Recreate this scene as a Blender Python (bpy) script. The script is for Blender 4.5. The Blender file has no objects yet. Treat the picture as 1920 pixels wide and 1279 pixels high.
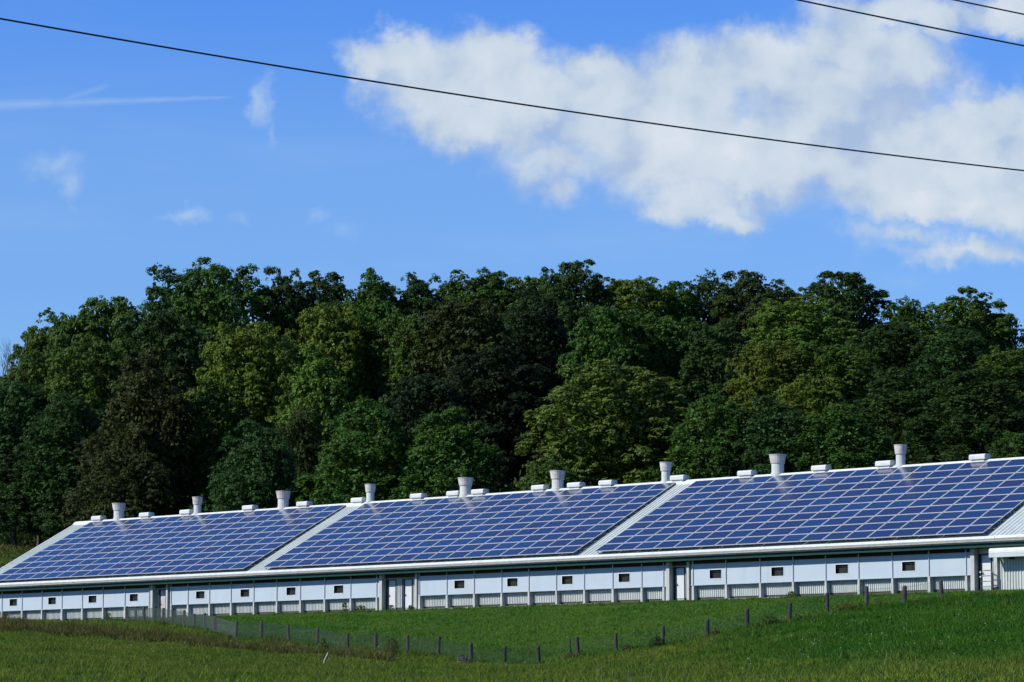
import bpy, math, random
import numpy as np
from mathutils import Vector, Matrix
R = math.radians
C = bpy.context.scene.collection
SC = bpy.context.scene

# ------------------------------------------------------------------ camera, sun, sky, exposure
F, TILT = 6030.35, 0.1149                     # focal length in pixels of the 1920 wide photograph, upward tilt
cam_d = bpy.data.cameras.new('camera')
cam_d.sensor_width = 36.0
cam_d.lens = F * 36.0 / 1920.0
cam_d.clip_start, cam_d.clip_end = 0.5, 5000
cam = bpy.data.objects.new('camera', cam_d)
cam.rotation_euler = (R(90) + TILT, 0, 0)
C.objects.link(cam)
SC.camera = cam

SUN_EL = R(39)
SUN = Vector((-0.946 * math.cos(SUN_EL), -0.323 * math.cos(SUN_EL), math.sin(SUN_EL))).normalized()
sd = bpy.data.lights.new('sun', 'SUN')
sd.energy, sd.angle, sd.color = 5.0, R(0.5), (1.0, 0.955, 0.86)
so = bpy.data.objects.new('sun', sd)
so.rotation_euler = SUN.to_track_quat('Z', 'Y').to_euler()
so.location = (-60, -20, 60)
C.objects.link(so)

SC.view_settings.view_transform = 'Standard'
SC.view_settings.look = 'None'
SC.view_settings.exposure = 0.36
SC.view_settings.gamma = 1.0
SC.render.engine = 'CYCLES'
SC.cycles.max_bounces = 6
SC.cycles.diffuse_bounces = 2
SC.cycles.transparent_max_bounces = 8
SC.cycles.use_denoising = True


def ray(px, py):
    a = (px - 960) / F
    b = -(py - 639.5) / F
    return (a, math.cos(TILT) - b * math.sin(TILT), math.sin(TILT) + b * math.cos(TILT))


def sky_uv(px, py):                            # direction -> (X/Y, Z/Y) scaled
    d = ray(px, py)
    return d[0] / d[1] * 60.3, d[2] / d[1] * 60.3


W = bpy.data.worlds.new('World')
SC.world = W
W.use_nodes = True
nt = W.node_tree
nt.nodes.clear()
N, LK = nt.nodes, nt.links


def nd(tree, typ, **kw):
    n = tree.nodes.new(typ)
    for k, v in kw.items():
        setattr(n, k, v)
    return n


def put(tree, sock, v):
    if hasattr(v, 'links') or isinstance(v, bpy.types.NodeSocket):
        tree.links.new(v, sock)
    else:
        sock.default_value = v


def mth(tree, op, a, b=None, c=None, clamp=False):
    n = nd(tree, 'ShaderNodeMath', operation=op, use_clamp=clamp)
    put(tree, n.inputs[0], a)
    if b is not None: put(tree, n.inputs[1], b)
    if c is not None: put(tree, n.inputs[2], c)
    return n.outputs[0]


def vmt(tree, op, a, b=None, c=None):
    n = nd(tree, 'ShaderNodeVectorMath', operation=op)
    put(tree, n.inputs[0], a)
    if b is not None: put(tree, n.inputs[1], b)
    if c is not None: put(tree, n.inputs[2], c)
    return n.outputs['Value'] if op in ('LENGTH', 'DOT_PRODUCT') else n.outputs[0]


def mixc(tree, f, a, b, blend='MIX'):
    n = nd(tree, 'ShaderNodeMix', data_type='RGBA', blend_type=blend)
    put(tree, n.inputs[0], f)
    for s, v in ((n.inputs[6], a), (n.inputs[7], b)):
        put(tree, s, v if not isinstance(v, tuple) or len(v) == 4 else tuple(v) + (1,))
    return n.outputs[2]


def noise(tree, vec, scale, detail=3, rough=.5, col=False, dist=0.0):
    n = nd(tree, 'ShaderNodeTexNoise')
    if vec is not None: tree.links.new(vec, n.inputs['Vector'])
    n.inputs['Scale'].default_value = scale
    n.inputs['Detail'].default_value = detail
    n.inputs['Roughness'].default_value = rough
    n.inputs['Distortion'].default_value = dist
    return n.outputs['Color' if col else 'Fac']


def mrange(tree, v, a, b, c=0.0, d=1.0, smooth=False):
    n = nd(tree, 'ShaderNodeMapRange', interpolation_type='SMOOTHSTEP' if smooth else 'LINEAR')
    put(tree, n.inputs[0], v)
    for i, x in enumerate((a, b, c, d)): put(tree, n.inputs[i + 1], x)
    return n.outputs[0]


tc = nd(nt, 'ShaderNodeTexCoord')
dirv = tc.outputs['Generated']
sep = nd(nt, 'ShaderNodeSeparateXYZ')
LK.new(dirv, sep.inputs[0])
sky = nd(nt, 'ShaderNodeTexSky', sky_type='NISHITA', sun_disc=False)
sky.sun_elevation = SUN_EL
sky.sun_rotation = math.atan2(SUN.x, SUN.y)
sky.altitude = 300
sky.air_density = 1.0
sky.dust_density = 0.2
sky.ozone_density = 3.0
# a dry, deep blue early-autumn air: the Nishita sky filtered towards blue, less so towards the horizon
tint = nd(nt, 'ShaderNodeValToRGB')
tint.color_ramp.elements[0].position = 0.0
tint.color_ramp.elements[0].color = (0.50, 0.66, 0.92, 1)
tint.color_ramp.elements[1].position = 1.0
tint.color_ramp.elements[1].color = (0.32, 0.52, 0.84, 1)
e = tint.color_ramp.elements.new(0.13); e.color = (0.47, 0.665, 0.99, 1)
e = tint.color_ramp.elements.new(0.17); e.color = (0.52, 0.72, 1.05, 1)
e = tint.color_ramp.elements.new(0.213); e.color = (0.357, 0.645, 1.15, 1)
e = tint.color_ramp.elements.new(0.25); e.color = (0.31, 0.62, 1.15, 1)
e = tint.color_ramp.elements.new(0.34); e.color = (0.28, 0.50, 0.90, 1)
LK.new(sep.outputs[2], tint.inputs[0])
skyc = mixc(nt, 1.0, sky.outputs[0], tint.outputs[0], 'MULTIPLY')

ysafe = mth(nt, 'MAXIMUM', sep.outputs[1], 0.05)
cu = mth(nt, 'MULTIPLY', mth(nt, 'DIVIDE', sep.outputs[0], ysafe), 60.3)
cv = mth(nt, 'MULTIPLY', mth(nt, 'DIVIDE', sep.outputs[2], ysafe), 60.3)
cmb = nd(nt, 'ShaderNodeCombineXYZ')
LK.new(cu, cmb.inputs[0]); LK.new(cv, cmb.inputs[1])
P0 = cmb.outputs[0]
w1 = vmt(nt, 'SUBTRACT', noise(nt, P0, 0.9, 5, .6, col=True), (.5, .5, .5))
P1 = vmt(nt, 'MULTIPLY_ADD', w1, (1.5, 1.3, 0), P0)
w2 = vmt(nt, 'SUBTRACT', noise(nt, P0, 3.2, 5, .6, col=True), (.5, .5, .5))
P1 = vmt(nt, 'MULTIPLY_ADD', w2, (.22, .19, 0), P1)
BL = [(755, 103, 92, 60, 1), (700, 122, 55, 38, .7), (815, 150, 135, 75, 1), (900, 115, 120, 70, 1), (870, 225, 110, 65, .9), (980, 190, 150, 100, 1),
      (1045, 300, 110, 70, .55), (1045, 360, 55, 38, .45), (1130, 205, 160, 100, 1), (1105, 135, 75, 50, .9),
      (1250, 255, 180, 120, 1.1), (1310, 165, 130, 80, 1), (1430, 125, 130, 75, 1), (1570, 85, 170, 55, .8), (1560, 190, 210, 100, 1),
      (1440, 290, 220, 95, 1.1), (1290, 370, 95, 50, .9), (1365, 400, 70, 30, .7), (1690, 120, 110, 75, .9), (1650, 290, 230, 100, 1.1),
      (1820, 300, 190, 110, 1.1), (1900, 235, 90, 60, 1), (1760, 372, 210, 48, .95), (1890, 385, 110, 52, .8),
      (1830, 468, 200, 26, .50), (1700, 440, 110, 22, .35), (1690, 25, 200, 42, .85), (1880, 30, 130, 36, .8), (1600, 40, 100, 40, .6),
      (1800, 170, 60, 70, .35)]
WS = [(478, 200, 30, 62, .60), (502, 262, 20, 34, .40), (92, 312, 50, 32, .40), (125, 350, 34, 42, .42), (338, 405, 55, 19, .50),
      (600, 403, 38, 20, .36), (628, 425, 42, 32, .26), (455, 415, 42, 20, .28), (1690, 525, 60, 30, .22), (735, 235, 46, 45, .28), (130, 395, 34, 22, .2)]


def blobs(lst, P):
    cur = None
    for (x, y, rx, ry, s) in lst:
        u, v = sky_uv(x, y)
        ix, iy = 100.0 / rx / 1.25, 100.0 / ry / 1.25
        q = vmt(nt, 'MULTIPLY_ADD', P, (ix, iy, 0), (-u * ix, -v * iy, 0))
        val = mth(nt, 'MULTIPLY_ADD', vmt(nt, 'LENGTH', q), -s, s)
        if cur is None:
            cur = val
        else:
            cur = mth(nt, 'SMOOTH_MAX', cur, val, .12)
    return cur


dens = blobs(BL, P1)
fb = noise(nt, P0, 1.0, 6, .50)
fb2 = noise(nt, P0, 4.5, 5, .55)
dn = mth(nt, 'ADD', dens, mth(nt, 'MULTIPLY_ADD', fb, .62, -.33))
dn = mth(nt, 'ADD', dn, mth(nt, 'MULTIPLY_ADD', fb2, .16, -.08))
mask = mrange(nt, dn, -.11, .50, 0, .97, True)
wd = blobs(WS, P1)
wd = mth(nt, 'ADD', wd, mth(nt, 'MULTIPLY_ADD', fb, .5, -.27))
wmask = mrange(nt, wd, 0, .6, 0, .55, True)
# contrail: a thin straight line that widens to the left
u0, v0 = sky_uv(0, 197); u1, v1 = sky_uv(440, 182)
sl = (v1 - v0) / (u1 - u0)
ln = mth(nt, 'SUBTRACT', cv, mth(nt, 'MULTIPLY_ADD', cu, sl, v0 - u0 * sl))
ln = mth(nt, 'ADD', ln, mth(nt, 'MULTIPLY_ADD', fb2, .05, -.025))
wid = mrange(nt, cu, u0, u1, .15, .035)
cl = mth(nt, 'SUBTRACT', 1.0, mth(nt, 'DIVIDE', mth(nt, 'ABSOLUTE', ln), wid), clamp=True)
cl = mth(nt, 'MULTIPLY', mth(nt, 'MULTIPLY', cl, mrange(nt, cu, u1 - .4, u1, 1, 0)), .30)
cl = mth(nt, 'MULTIPLY', cl, mrange(nt, fb, .3, .6, .5, 1.1))
u2, v2 = sky_uv(100, 193); u3, v3 = sky_uv(205, 160)
s2 = (v3 - v2) / (u3 - u2)
l2 = mth(nt, 'SUBTRACT', cv, mth(nt, 'MULTIPLY_ADD', cu, s2, v2 - u2 * s2))
c2 = mth(nt, 'SUBTRACT', 1.0, mth(nt, 'DIVIDE', mth(nt, 'ABSOLUTE', l2), .09), clamp=True)
c2 = mth(nt, 'MULTIPLY', c2, mth(nt, 'MULTIPLY', mrange(nt, cu, u2 - .2, u2 + .3, 0, .16), mrange(nt, cu, u3 - .15, u3 + .05, 1, 0)))
# faint veil bands of thin cirrus
veil = noise(nt, vmt(nt, 'MULTIPLY', P0, (.10, .55, 0)), 1.6, 5, .55)
veil = mth(nt, 'MULTIPLY', mrange(nt, veil, .45, .75, 0, .16, True), mrange(nt, cv, 6, 11, 1, .3))
thin = mth(nt, 'MAXIMUM', mth(nt, 'MAXIMUM', wmask, cl), mth(nt, 'MAXIMUM', c2, veil))
front = mrange(nt, sep.outputs[1], .3, .6, 0, 1)
sh = noise(nt, vmt(nt, 'ADD', P0, (3.3, .55, 0)), .85, 4, .45)
shd = mth(nt, 'MULTIPLY_ADD', dn, .30, mth(nt, 'MULTIPLY_ADD', sh, 1.15, -.26))
def relief(sc, off, det, amp):
    a_ = noise(nt, P1, sc, det, .5)
    b_ = noise(nt, vmt(nt, 'ADD', P1, off), sc, det, .5)
    return mth(nt, 'MULTIPLY', mth(nt, 'SUBTRACT', a_, b_), amp)


shd = mth(nt, 'ADD', shd, mth(nt, 'ADD', mth(nt, 'ADD', relief(.62, (-.28, .40, 0), 2, 1.1), relief(.33, (-.5, .75, 0), 2, 1.1)), relief(1.5, (-.12, .17, 0), 3, .30)))
ramp = nd(nt, 'ShaderNodeValToRGB')
ramp.color_ramp.elements[0].position = .18
ramp.color_ramp.elements[0].color = (.40, .52, .74, 1)
ramp.color_ramp.elements[1].position = .92
ramp.color_ramp.elements[1].color = (.74, .79, .87, 1)
e = ramp.color_ramp.elements.new(.45); e.color = (.57, .67, .78, 1)
LK.new(mth(nt, 'MULTIPLY_ADD', shd, .84, .055), ramp.inputs[0])
bgs = nd(nt, 'ShaderNodeBackground')
LK.new(skyc, bgs.inputs[0]); bgs.inputs[1].default_value = 0.117
bgc = nd(nt, 'ShaderNodeBackground')
LK.new(ramp.outputs[0], bgc.inputs[0]); bgc.inputs[1].default_value = .78
bgt = nd(nt, 'ShaderNodeBackground')
bgt.inputs[0].default_value = (.52, .66, .84, 1); bgt.inputs[1].default_value = .78
mx0 = nd(nt, 'ShaderNodeMixShader')
LK.new(mth(nt, 'MULTIPLY', thin, front), mx0.inputs[0]); LK.new(bgs.outputs[0], mx0.inputs[1]); LK.new(bgt.outputs[0], mx0.inputs[2])
mx = nd(nt, 'ShaderNodeMixShader')
LK.new(mth(nt, 'MULTIPLY', mask, front), mx.inputs[0]); LK.new(mx0.outputs[0], mx.inputs[1]); LK.new(bgc.outputs[0], mx.inputs[2])
wo = nd(nt, 'ShaderNodeOutputWorld')
LK.new(mx.outputs[0], wo.inputs[0])


# ------------------------------------------------------------------ materials
def mat(name, color, rough=.6, metal=0.0, spec=.5, var=0.0, vscale=1.0, stretch=(1, 1, 1), col2=None, bump=0.0, bscale=20, rnd=0.0, coat=0.0):
    color = tuple(x * .82 for x in color)
    if col2: col2 = tuple(x * .82 for x in col2)
    m = bpy.data.materials.new(name)
    m.use_nodes = True
    t = m.node_tree
    b = t.nodes['Principled BSDF']
    b.inputs['Roughness'].default_value = rough
    b.inputs['Metallic'].default_value = metal
    b.inputs['Specular IOR Level'].default_value = spec
    b.inputs['Coat Weight'].default_value = coat
    c4 = tuple(color) + (1,)
    b.inputs['Base Color'].default_value = c4
    co = None
    if var or col2 or bump:
        geo = nd(t, 'ShaderNodeNewGeometry')
        mp = vmt(t, 'MULTIPLY', geo.outputs['Position'], tuple(stretch))
        f = noise(t, mp, vscale, 5, .6)
        f = mrange(t, f, .32, .68)
        c2 = col2 if col2 else tuple(max(0, x * (1 - var)) for x in color)
        co = mixc(t, f, tuple(color), tuple(c2))
        if rnd:
            oi = nd(t, 'ShaderNodeObjectInfo')
            k = mth(t, 'MULTIPLY_ADD', oi.outputs['Random'], rnd * 2, 1 - rnd)
            hs = nd(t, 'ShaderNodeHueSaturation'); t.links.new(co, hs.inputs['Color']); t.links.new(k, hs.inputs['Value'])
            co = hs.outputs[0]
        t.links.new(co, b.inputs['Base Color'])
        if bump:
            bp = nd(t, 'ShaderNodeBump'); bp.inputs['Strength'].default_value = bump; bp.inputs['Distance'].default_value = .02
            t.links.new(noise(t, geo.outputs['Position'], bscale, 4, .6), bp.inputs['Height'])
            t.links.new(bp.outputs[0], b.inputs['Normal'])
    return m


M = {}
M['roof'] = mat('roof_steel', (.52, .60, .60), .42, 0, .5, col2=(.44, .51, .51), vscale=.6, stretch=(1, 1, .3))
M['trim'] = mat('white_trim', (.66, .70, .72), .4, var=.14, vscale=2)
M['gutter'] = mat('gutter_steel', (.70, .74, .75), .35, var=.1, vscale=1.5)
M['beige'] = mat('weathered_drip_edge', (.40, .37, .35), .6, var=.3, vscale=3)
M['green'] = mat('green_fascia', (.008, .050, .040), .6, spec=.2, var=.25, vscale=1.2)
M['timber'] = mat('dark_timber', (.052, .026, .014), .8, var=.5, vscale=2.5)
M['curtain'] = mat('curtain_fabric', (.435, .515, .60), .7, spec=.2, col2=(.40, .485, .575), vscale=.5, stretch=(1, 1, 2))


def streaks(m, amount, colr, sx=2.2, sz=.35):             # vertical rain and dust streaks, and a dirty lower edge
    t = m.node_tree; b = t.nodes['Principled BSDF']
    src = b.inputs['Base Color'].links[0].from_socket
    geo = nd(t, 'ShaderNodeNewGeometry')
    f = noise(t, vmt(t, 'MULTIPLY', geo.outputs['Position'], (sx, sx, sz)), 1.0, 6, .65)
    g_ = noise(t, geo.outputs['Position'], .35, 3, .6)
    k = mth(t, 'MULTIPLY', mrange(t, f, .46, .74, 0, amount), mrange(t, g_, .35, .62, .25, 1))
    t.links.new(mixc(t, k, src, tuple(colr)), b.inputs['Base Color'])



M['steel'] = mat('ribbed_wall_steel', (.53, .57, .56), .5, col2=(.43, .47, .46), vscale=1.6, stretch=(1, 1, .4))
M['post'] = mat('painted_post', (.48, .51, .52), .7, col2=(.36, .38, .37), vscale=5, stretch=(1, 1, .4))
M['pipe'] = mat('galvanised_pipe', (.55, .58, .63), .4, .3, var=.1, vscale=3)
M['dark'] = mat('dark_opening', (.012, .014, .014), .5, var=.5, vscale=3)
M['mesh_dark'] = mat('fan_grille', (.03, .035, .03), .5, .4, var=.4, vscale=6)
M['doorf'] = mat('door_frame_paint', (.010, .026, .034), .5, var=.3, vscale=2)
M['door'] = mat('door_paint', (.62, .66, .70), .5, var=.12, vscale=1.5)
M['doorold'] = mat('worn_door_paint', (.55, .60, .66), .55, col2=(.36, .26, .24), vscale=2.2)
M['found'] = mat('foundation', (.09, .09, .08), .9, var=.5, vscale=4)
M['vent'] = mat('vent_white', (.62, .65, .66), .45, var=.12, vscale=3)
M['rust'] = mat('chimney_cone', (.66, .67, .68), .5, col2=(.46, .40, .37), vscale=2.6)
M['wood'] = mat('weathered_post', (.060, .060, .062), .9, col2=(.024, .026, .030), vscale=7, stretch=(1, 1, .25), bump=.5, bscale=30, rnd=.25)
M['wire'] = mat('fence_wire', (.045, .085, .080), .55, .3, var=.2, vscale=3)
M['cable'] = mat('cable_black', (.022, .026, .034), .5, var=.2, vscale=5)
M['rail'] = mat('mounting_rail', (.04, .055, .06), .5, .3, var=.2, vscale=3)
M['bark'] = mat('bark', (.07, .06, .048), .95, col2=(.03, .027, .022), vscale=3, stretch=(1, 1, .3), bump=.6, bscale=9)
M['dead'] = mat('dead_branch', (.16, .15, .14), .9, var=.3, vscale=2)
M['stone'] = mat('pale_gravel', (.66, .66, .62), .9, var=.4, vscale=8)
M['galv'] = mat('gate_steel', (.06, .07, .08), .5, .2, var=.2, vscale=4)
M['silo'] = mat('silo_blue', (.05, .18, .25), .4, var=.2, vscale=1)


streaks(M['curtain'], .55, (.30, .34, .34))
for k_ in ('gutter', 'trim', 'roof', 'steel', 'post', 'vent'):
    streaks(M[k_], .45, (.24, .24, .21), 3.0, .4)


def panel_material():
    m = bpy.data.materials.new('solar_cells')
    m.use_nodes = True
    t = m.node_tree
    b = t.nodes['Principled BSDF']
    geo = nd(t, 'ShaderNodeNewGeometry'); oi = nd(t, 'ShaderNodeObjectInfo')
    cb = nd(t, 'ShaderNodeCombineXYZ'); t.links.new(geo.outputs['Random Per Island'], cb.inputs[0])
    v = vmt(t, 'MULTIPLY_ADD', oi.outputs['Location'], (3.17, 7.31, 5.77), cb.outputs[0])
    wn = nd(t, 'ShaderNodeTexWhiteNoise'); t.links.new(v, wn.inputs['Vector'])
    ra = nd(t, 'ShaderNodeValToRGB')
    ra.color_ramp.elements[0].color = (.009, .017, .052, 1)
    ra.color_ramp.elements[1].color = (.010, .032, .095, 1)
    e1 = ra.color_ramp.elements.new(.25); e1.color = (.015, .018, .058, 1)
    e1 = ra.color_ramp.elements.new(.6); e1.color = (.009, .024, .075, 1)
    t.links.new(wn.outputs['Value'], ra.inputs[0])
    # crystal flecks of polycrystalline cells
    fl = noise(t, geo.outputs['Position'], 9, 3, .6)
    c = mixc(t, mrange(t, fl, .35, .7, 0, .5), ra.outputs[0], (.011, .029, .100))
    t.links.new(c, b.inputs['Base Color'])
    b.inputs['Roughness'].default_value = .28
    b.inputs['Specular IOR Level'].default_value = .5
    b.inputs['Coat Weight'].default_value = 1.0
    b.inputs['Coat Roughness'].default_value = .16
    b.inputs['Coat IOR'].default_value = 1.33
    return m


M['cells'] = panel_material()
M['pframe'] = mat('panel_frame', (.58, .61, .64), .4, .2, var=.06, vscale=2)


def leaf_material(name='leaves', tr=.22):
    m = bpy.data.materials.new(name)
    m.use_nodes = True
    t = m.node_tree
    b = t.nodes['Principled BSDF']
    geo = nd(t, 'ShaderNodeNewGeometry'); oi = nd(t, 'ShaderNodeObjectInfo')
    big = noise(t, geo.outputs['Position'], .55, 3, .6)
    hs = nd(t, 'ShaderNodeHueSaturation')
    t.links.new(oi.outputs['Color'], hs.inputs['Color'])
    t.links.new(mth(t, 'ADD', mth(t, 'MULTIPLY_ADD', geo.outputs['Random Per Island'], .7, .86), mth(t, 'MULTIPLY_ADD', big, .8, -.4)), hs.inputs['Value'])
    t.links.new(mth(t, 'MULTIPLY_ADD', big, .06, .478), hs.inputs['Hue'])
    t.links.new(hs.outputs[0], b.inputs['Base Color'])
    b.inputs['Roughness'].default_value = .6
    b.inputs['Specular IOR Level'].default_value = .10
    tl = nd(t, 'ShaderNodeBsdfTranslucent')
    h2 = nd(t, 'ShaderNodeHueSaturation'); t.links.new(hs.outputs[0], h2.inputs['Color']); h2.inputs['Value'].default_value = 1.2; h2.inputs['Hue'].default_value = .48
    t.links.new(h2.outputs[0], tl.inputs[0])
    mxs = nd(t, 'ShaderNodeMixShader'); mxs.inputs[0].default_value = tr
    t.links.new(b.outputs[0], mxs.inputs[1]); t.links.new(tl.outputs[0], mxs.inputs[2])
    t.links.new(mxs.outputs[0], t.nodes['Material Output'].inputs[0])
    return m


M['leaf'] = leaf_material()


def grass_material(name, ca, cb_, cc, tr=.25, right=None):
    ca, cb_, cc = [tuple(x * .82 for x in q) for q in (ca, cb_, cc)]
    if right: right = [tuple(x * .82 for x in q) for q in right]
    m = bpy.data.materials.new(name)
    m.use_nodes = True
    t = m.node_tree
    b = t.nodes['Principled BSDF']
    geo = nd(t, 'ShaderNodeNewGeometry')
    p = vmt(t, 'MULTIPLY', geo.outputs['Position'], (1, .45, 0))
    n1 = mrange(t, noise(t, p, .16, 6, .66), .38, .62)
    n2 = mrange(t, noise(t, p, 1.1, 4, .6), .34, .66)
    c = mixc(t, n1, tuple(ca), tuple(cb_))
    c = mixc(t, mth(t, 'MULTIPLY', n2, .55), c, tuple(cc))
    if right:                                             # the grazed slope on the right is a greener sward
        c2 = mixc(t, n1, tuple(right[0]), tuple(right[1]))
        sp_ = nd(t, 'ShaderNodeSeparateXYZ'); t.links.new(geo.outputs['Position'], sp_.inputs[0])
        edge = mth(t, 'ADD', sp_.outputs[0], mth(t, 'MULTIPLY_ADD', n2, 5.0, -2.5))
        fx = mrange(t, edge, 6.0, 14.0, 0, 1, True)
        fy = mrange(t, mth(t, 'ADD', sp_.outputs[1], mth(t, 'MULTIPLY_ADD', n2, 8.0, -4.0)), 108, 122, 0, 1, True)
        c = mixc(t, mth(t, 'MULTIPLY', fx, fy), c, c2)
    hs = nd(t, 'ShaderNodeHueSaturation'); t.links.new(c, hs.inputs['Color'])
    t.links.new(mth(t, 'MULTIPLY_ADD', geo.outputs['Random Per Island'], .7, .65), hs.inputs['Value'])
    t.links.new(hs.outputs[0], b.inputs['Base Color'])
    b.inputs['Roughness'].default_value = .7
    b.inputs['Specular IOR Level'].default_value = .04
    tl = nd(t, 'ShaderNodeBsdfTranslucent'); t.links.new(hs.outputs[0], tl.inputs[0])
    mxs = nd(t, 'ShaderNodeMixShader'); mxs.inputs[0].default_value = tr
    t.links.new(b.outputs[0], mxs.inputs[1]); t.links.new(tl.outputs[0], mxs.inputs[2])
    t.links.new(mxs.outputs[0], t.nodes['Material Output'].inputs[0])
    return m


M['lawn'] = grass_material('pasture_grass', (.054, .172, .016), (.105, .215, .016), (.050, .128, .028))
M['field'] = grass_material('field_grass', (.094, .175, .022), (.180, .215, .034), (.052, .105, .022), right=((.030, .108, .013), (.054, .142, .014)))
M['soil'] = mat('ground_soil_and_thatch', (.030, .075, .010), .95, spec=.05, col2=(.045, .075, .014), vscale=.5)
M['weed_brown'] = grass_material('brown_weeds', (.110, .104, .034), (.130, .108, .040), (.065, .115, .024))
M['weed_green'] = grass_material('green_weeds', (.050, .120, .022), (.115, .150, .035), (.03, .075, .018))
M['straw'] = mat('straw_stems', (.28, .27, .13), .8, var=.3, vscale=4)
M['flower'] = mat('pale_flower_heads', (.62, .62, .55), .8, var=.2, vscale=4)
M['rustweed'] = mat('seeding_weed_heads', (.14, .085, .035), .9, var=.4, vscale=6)


# ------------------------------------------------------------------ mesh helpers
class MB:
    def __init__(s):
        s.v, s.f, s.m = [], [], []

    def add(s, vs, fs, mi=0):
        o = len(s.v)
        s.v += [tuple(p) for p in vs]
        s.f += [tuple(i + o for i in f) for f in fs]
        s.m += [mi] * len(fs)

    def box(s, x0, x1, y0, y1, z0, z1, mi=0):
        vs = [(x0, y0, z0), (x1, y0, z0), (x1, y1, z0), (x0, y1, z0), (x0, y0, z1), (x1, y0, z1), (x1, y1, z1), (x0, y1, z1)]
        s.add(vs, [(0, 3, 2, 1), (4, 5, 6, 7), (0, 1, 5, 4), (1, 2, 6, 5), (2, 3, 7, 6), (3, 0, 4, 7)], mi)

    def prism_u(s, prof, u0, u1, mi=0):          # closed (v, w) profile swept along u
        n = len(prof)
        vs = [(u0, v, w) for v, w in prof] + [(u1, v, w) for v, w in prof]
        fs = [(i, i + n, (i + 1) % n + n, (i + 1) % n) for i in range(n)]
        fs += [tuple(range(n)), tuple(range(2 * n - 1, n - 1, -1))]
        s.add(vs, fs, mi)

    def tube(s, pts, rads, sides=8, mi=0, caps=True):
        pts = [Vector(p) for p in pts]
        if not hasattr(rads, '__len__'): rads = [rads] * len(pts)
        rings, prev = [], None
        for i, p in enumerate(pts):
            d = (pts[min(i + 1, len(pts) - 1)] - pts[max(i - 1, 0)]).normalized()
            a = Vector((1, 0, 0)) if abs(d.x) < .8 else Vector((0, 1, 0))
            if prev is not None: a = prev
            x = (a - d * a.dot(d)).normalized(); y = d.cross(x); prev = x
            rings.append([p + (x * math.cos(k * 2 * math.pi / sides) + y * math.sin(k * 2 * math.pi / sides)) * rads[i] for k in range(sides)])
        vs = [q for r in rings for q in r]
        fs = []
        for i in range(len(pts) - 1):
            for k in range(sides):
                a, b = i * sides + k, i * sides + (k + 1) % sides
                fs.append((a, b, b + sides, a + sides))
        if caps:
            fs.append(tuple(range(sides - 1, -1, -1)))
            fs.append(tuple(len(vs) - sides + k for k in range(sides)))
        s.add(vs, fs, mi)

    def build(s, name, mats, parent=None, loc=(0, 0, 0), smooth=False):
        me = bpy.data.meshes.new(name)
        me.from_pydata(s.v, [], s.f)
        if not isinstance(mats, (list, tuple)): mats = [mats]
        for m_ in mats: me.materials.append(m_)
        me.polygons.foreach_set('material_index', s.m)
        if smooth: me.polygons.foreach_set('use_smooth', [True] * len(s.f))
        me.update()
        o = bpy.data.objects.new(name, me)
        o.location = loc
        C.objects.link(o)
        if parent is not None: o.parent = parent
        return o


def np_mesh(name, V, nper, mats, parent=None, mi=None):
    """V: (n, nper, 3) separate polygons"""
    n = V.shape[0]
    me = bpy.data.meshes.new(name)
    me.vertices.add(n * nper)
    me.vertices.foreach_set('co', V.reshape(-1).astype(np.float32))
    me.loops.add(n * nper)
    me.loops.foreach_set('vertex_index', np.arange(n * nper, dtype=np.int32))
    me.polygons.add(n)
    me.polygons.foreach_set('loop_start', np.arange(0, n * nper, nper, dtype=np.int32))
    me.polygons.foreach_set('loop_total', np.full(n, nper, dtype=np.int32))
    if not isinstance(mats, (list, tuple)): mats = [mats]
    for m_ in mats: me.materials.append(m_)
    if mi is not None: me.polygons.foreach_set('material_index', mi.astype(np.int32))
    me.update(calc_edges=True)
    o = bpy.data.objects.new(name, me)
    C.objects.link(o)
    if parent is not None: o.parent = parent
    return o


def tag(o, label=None, cat=None, group=None, kind=None):
    if label: o['label'] = label
    if cat: o['category'] = cat
    if group: o['group'] = group
    if kind: o['kind'] = kind
    return o


def empty(name, loc=(0, 0, 0), rz=0.0):
    o = bpy.data.objects.new(name, None)
    o.location = loc
    o.rotation_euler = (0, 0, rz)
    C.objects.link(o)
    return o


# ------------------------------------------------------------------ terrain
AX = np.array([.70484792, -.70935845]); BK = np.array([.70935845, .70484792])
W0 = np.array([-17.0904, 223.5679]); WZ = 6.7107
COLS = [(-400, [(60, 1300), (110, 1262), (160, 1212), (195, 1176), (215, 1158)]),
        (0, [(60, 1300), (110, 1265), (160, 1220), (195, 1188), (212, 1163)]),
        (240, [(60, 1300), (110, 1275), (160, 1240), (190, 1212), (216, 1172)]),
        (440, [(60, 1302), (110, 1280), (160, 1250), (185, 1222), (200, 1196)]),
        (640, [(60, 1304), (110, 1285), (150, 1262), (172, 1238), (188, 1220)]),
        (880, [(60, 1308), (110, 1290), (150, 1268), (164, 1257), (178, 1245)]),
        (1010, [(60, 1310), (110, 1290), (145, 1270), (160, 1260), (176, 1247)]),
        (1240, [(60, 1306), (110, 1282), (145, 1245), (160, 1226), (174, 1209)]),
        (1400, [(60, 1302), (110, 1272), (145, 1225), (160, 1202), (174, 1181)]),
        (1550, [(60, 1298), (110, 1262), (145, 1202), (160, 1170), (172, 1149)]),
        (1770, [(60, 1294), (110, 1250), (145, 1172), (158, 1136), (168, 1121)]),
        (1920, [(60, 1290), (110, 1245), (145, 1160), (156, 1122), (165, 1113)]),
        (2400, [(60, 1285), (110, 1235), (145, 1150), (155, 1115), (163, 1108)])]
CA = np.array([(c[0] - 960) / F / math.cos(TILT) for c in COLS])
TD, TZ = [], []
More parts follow.
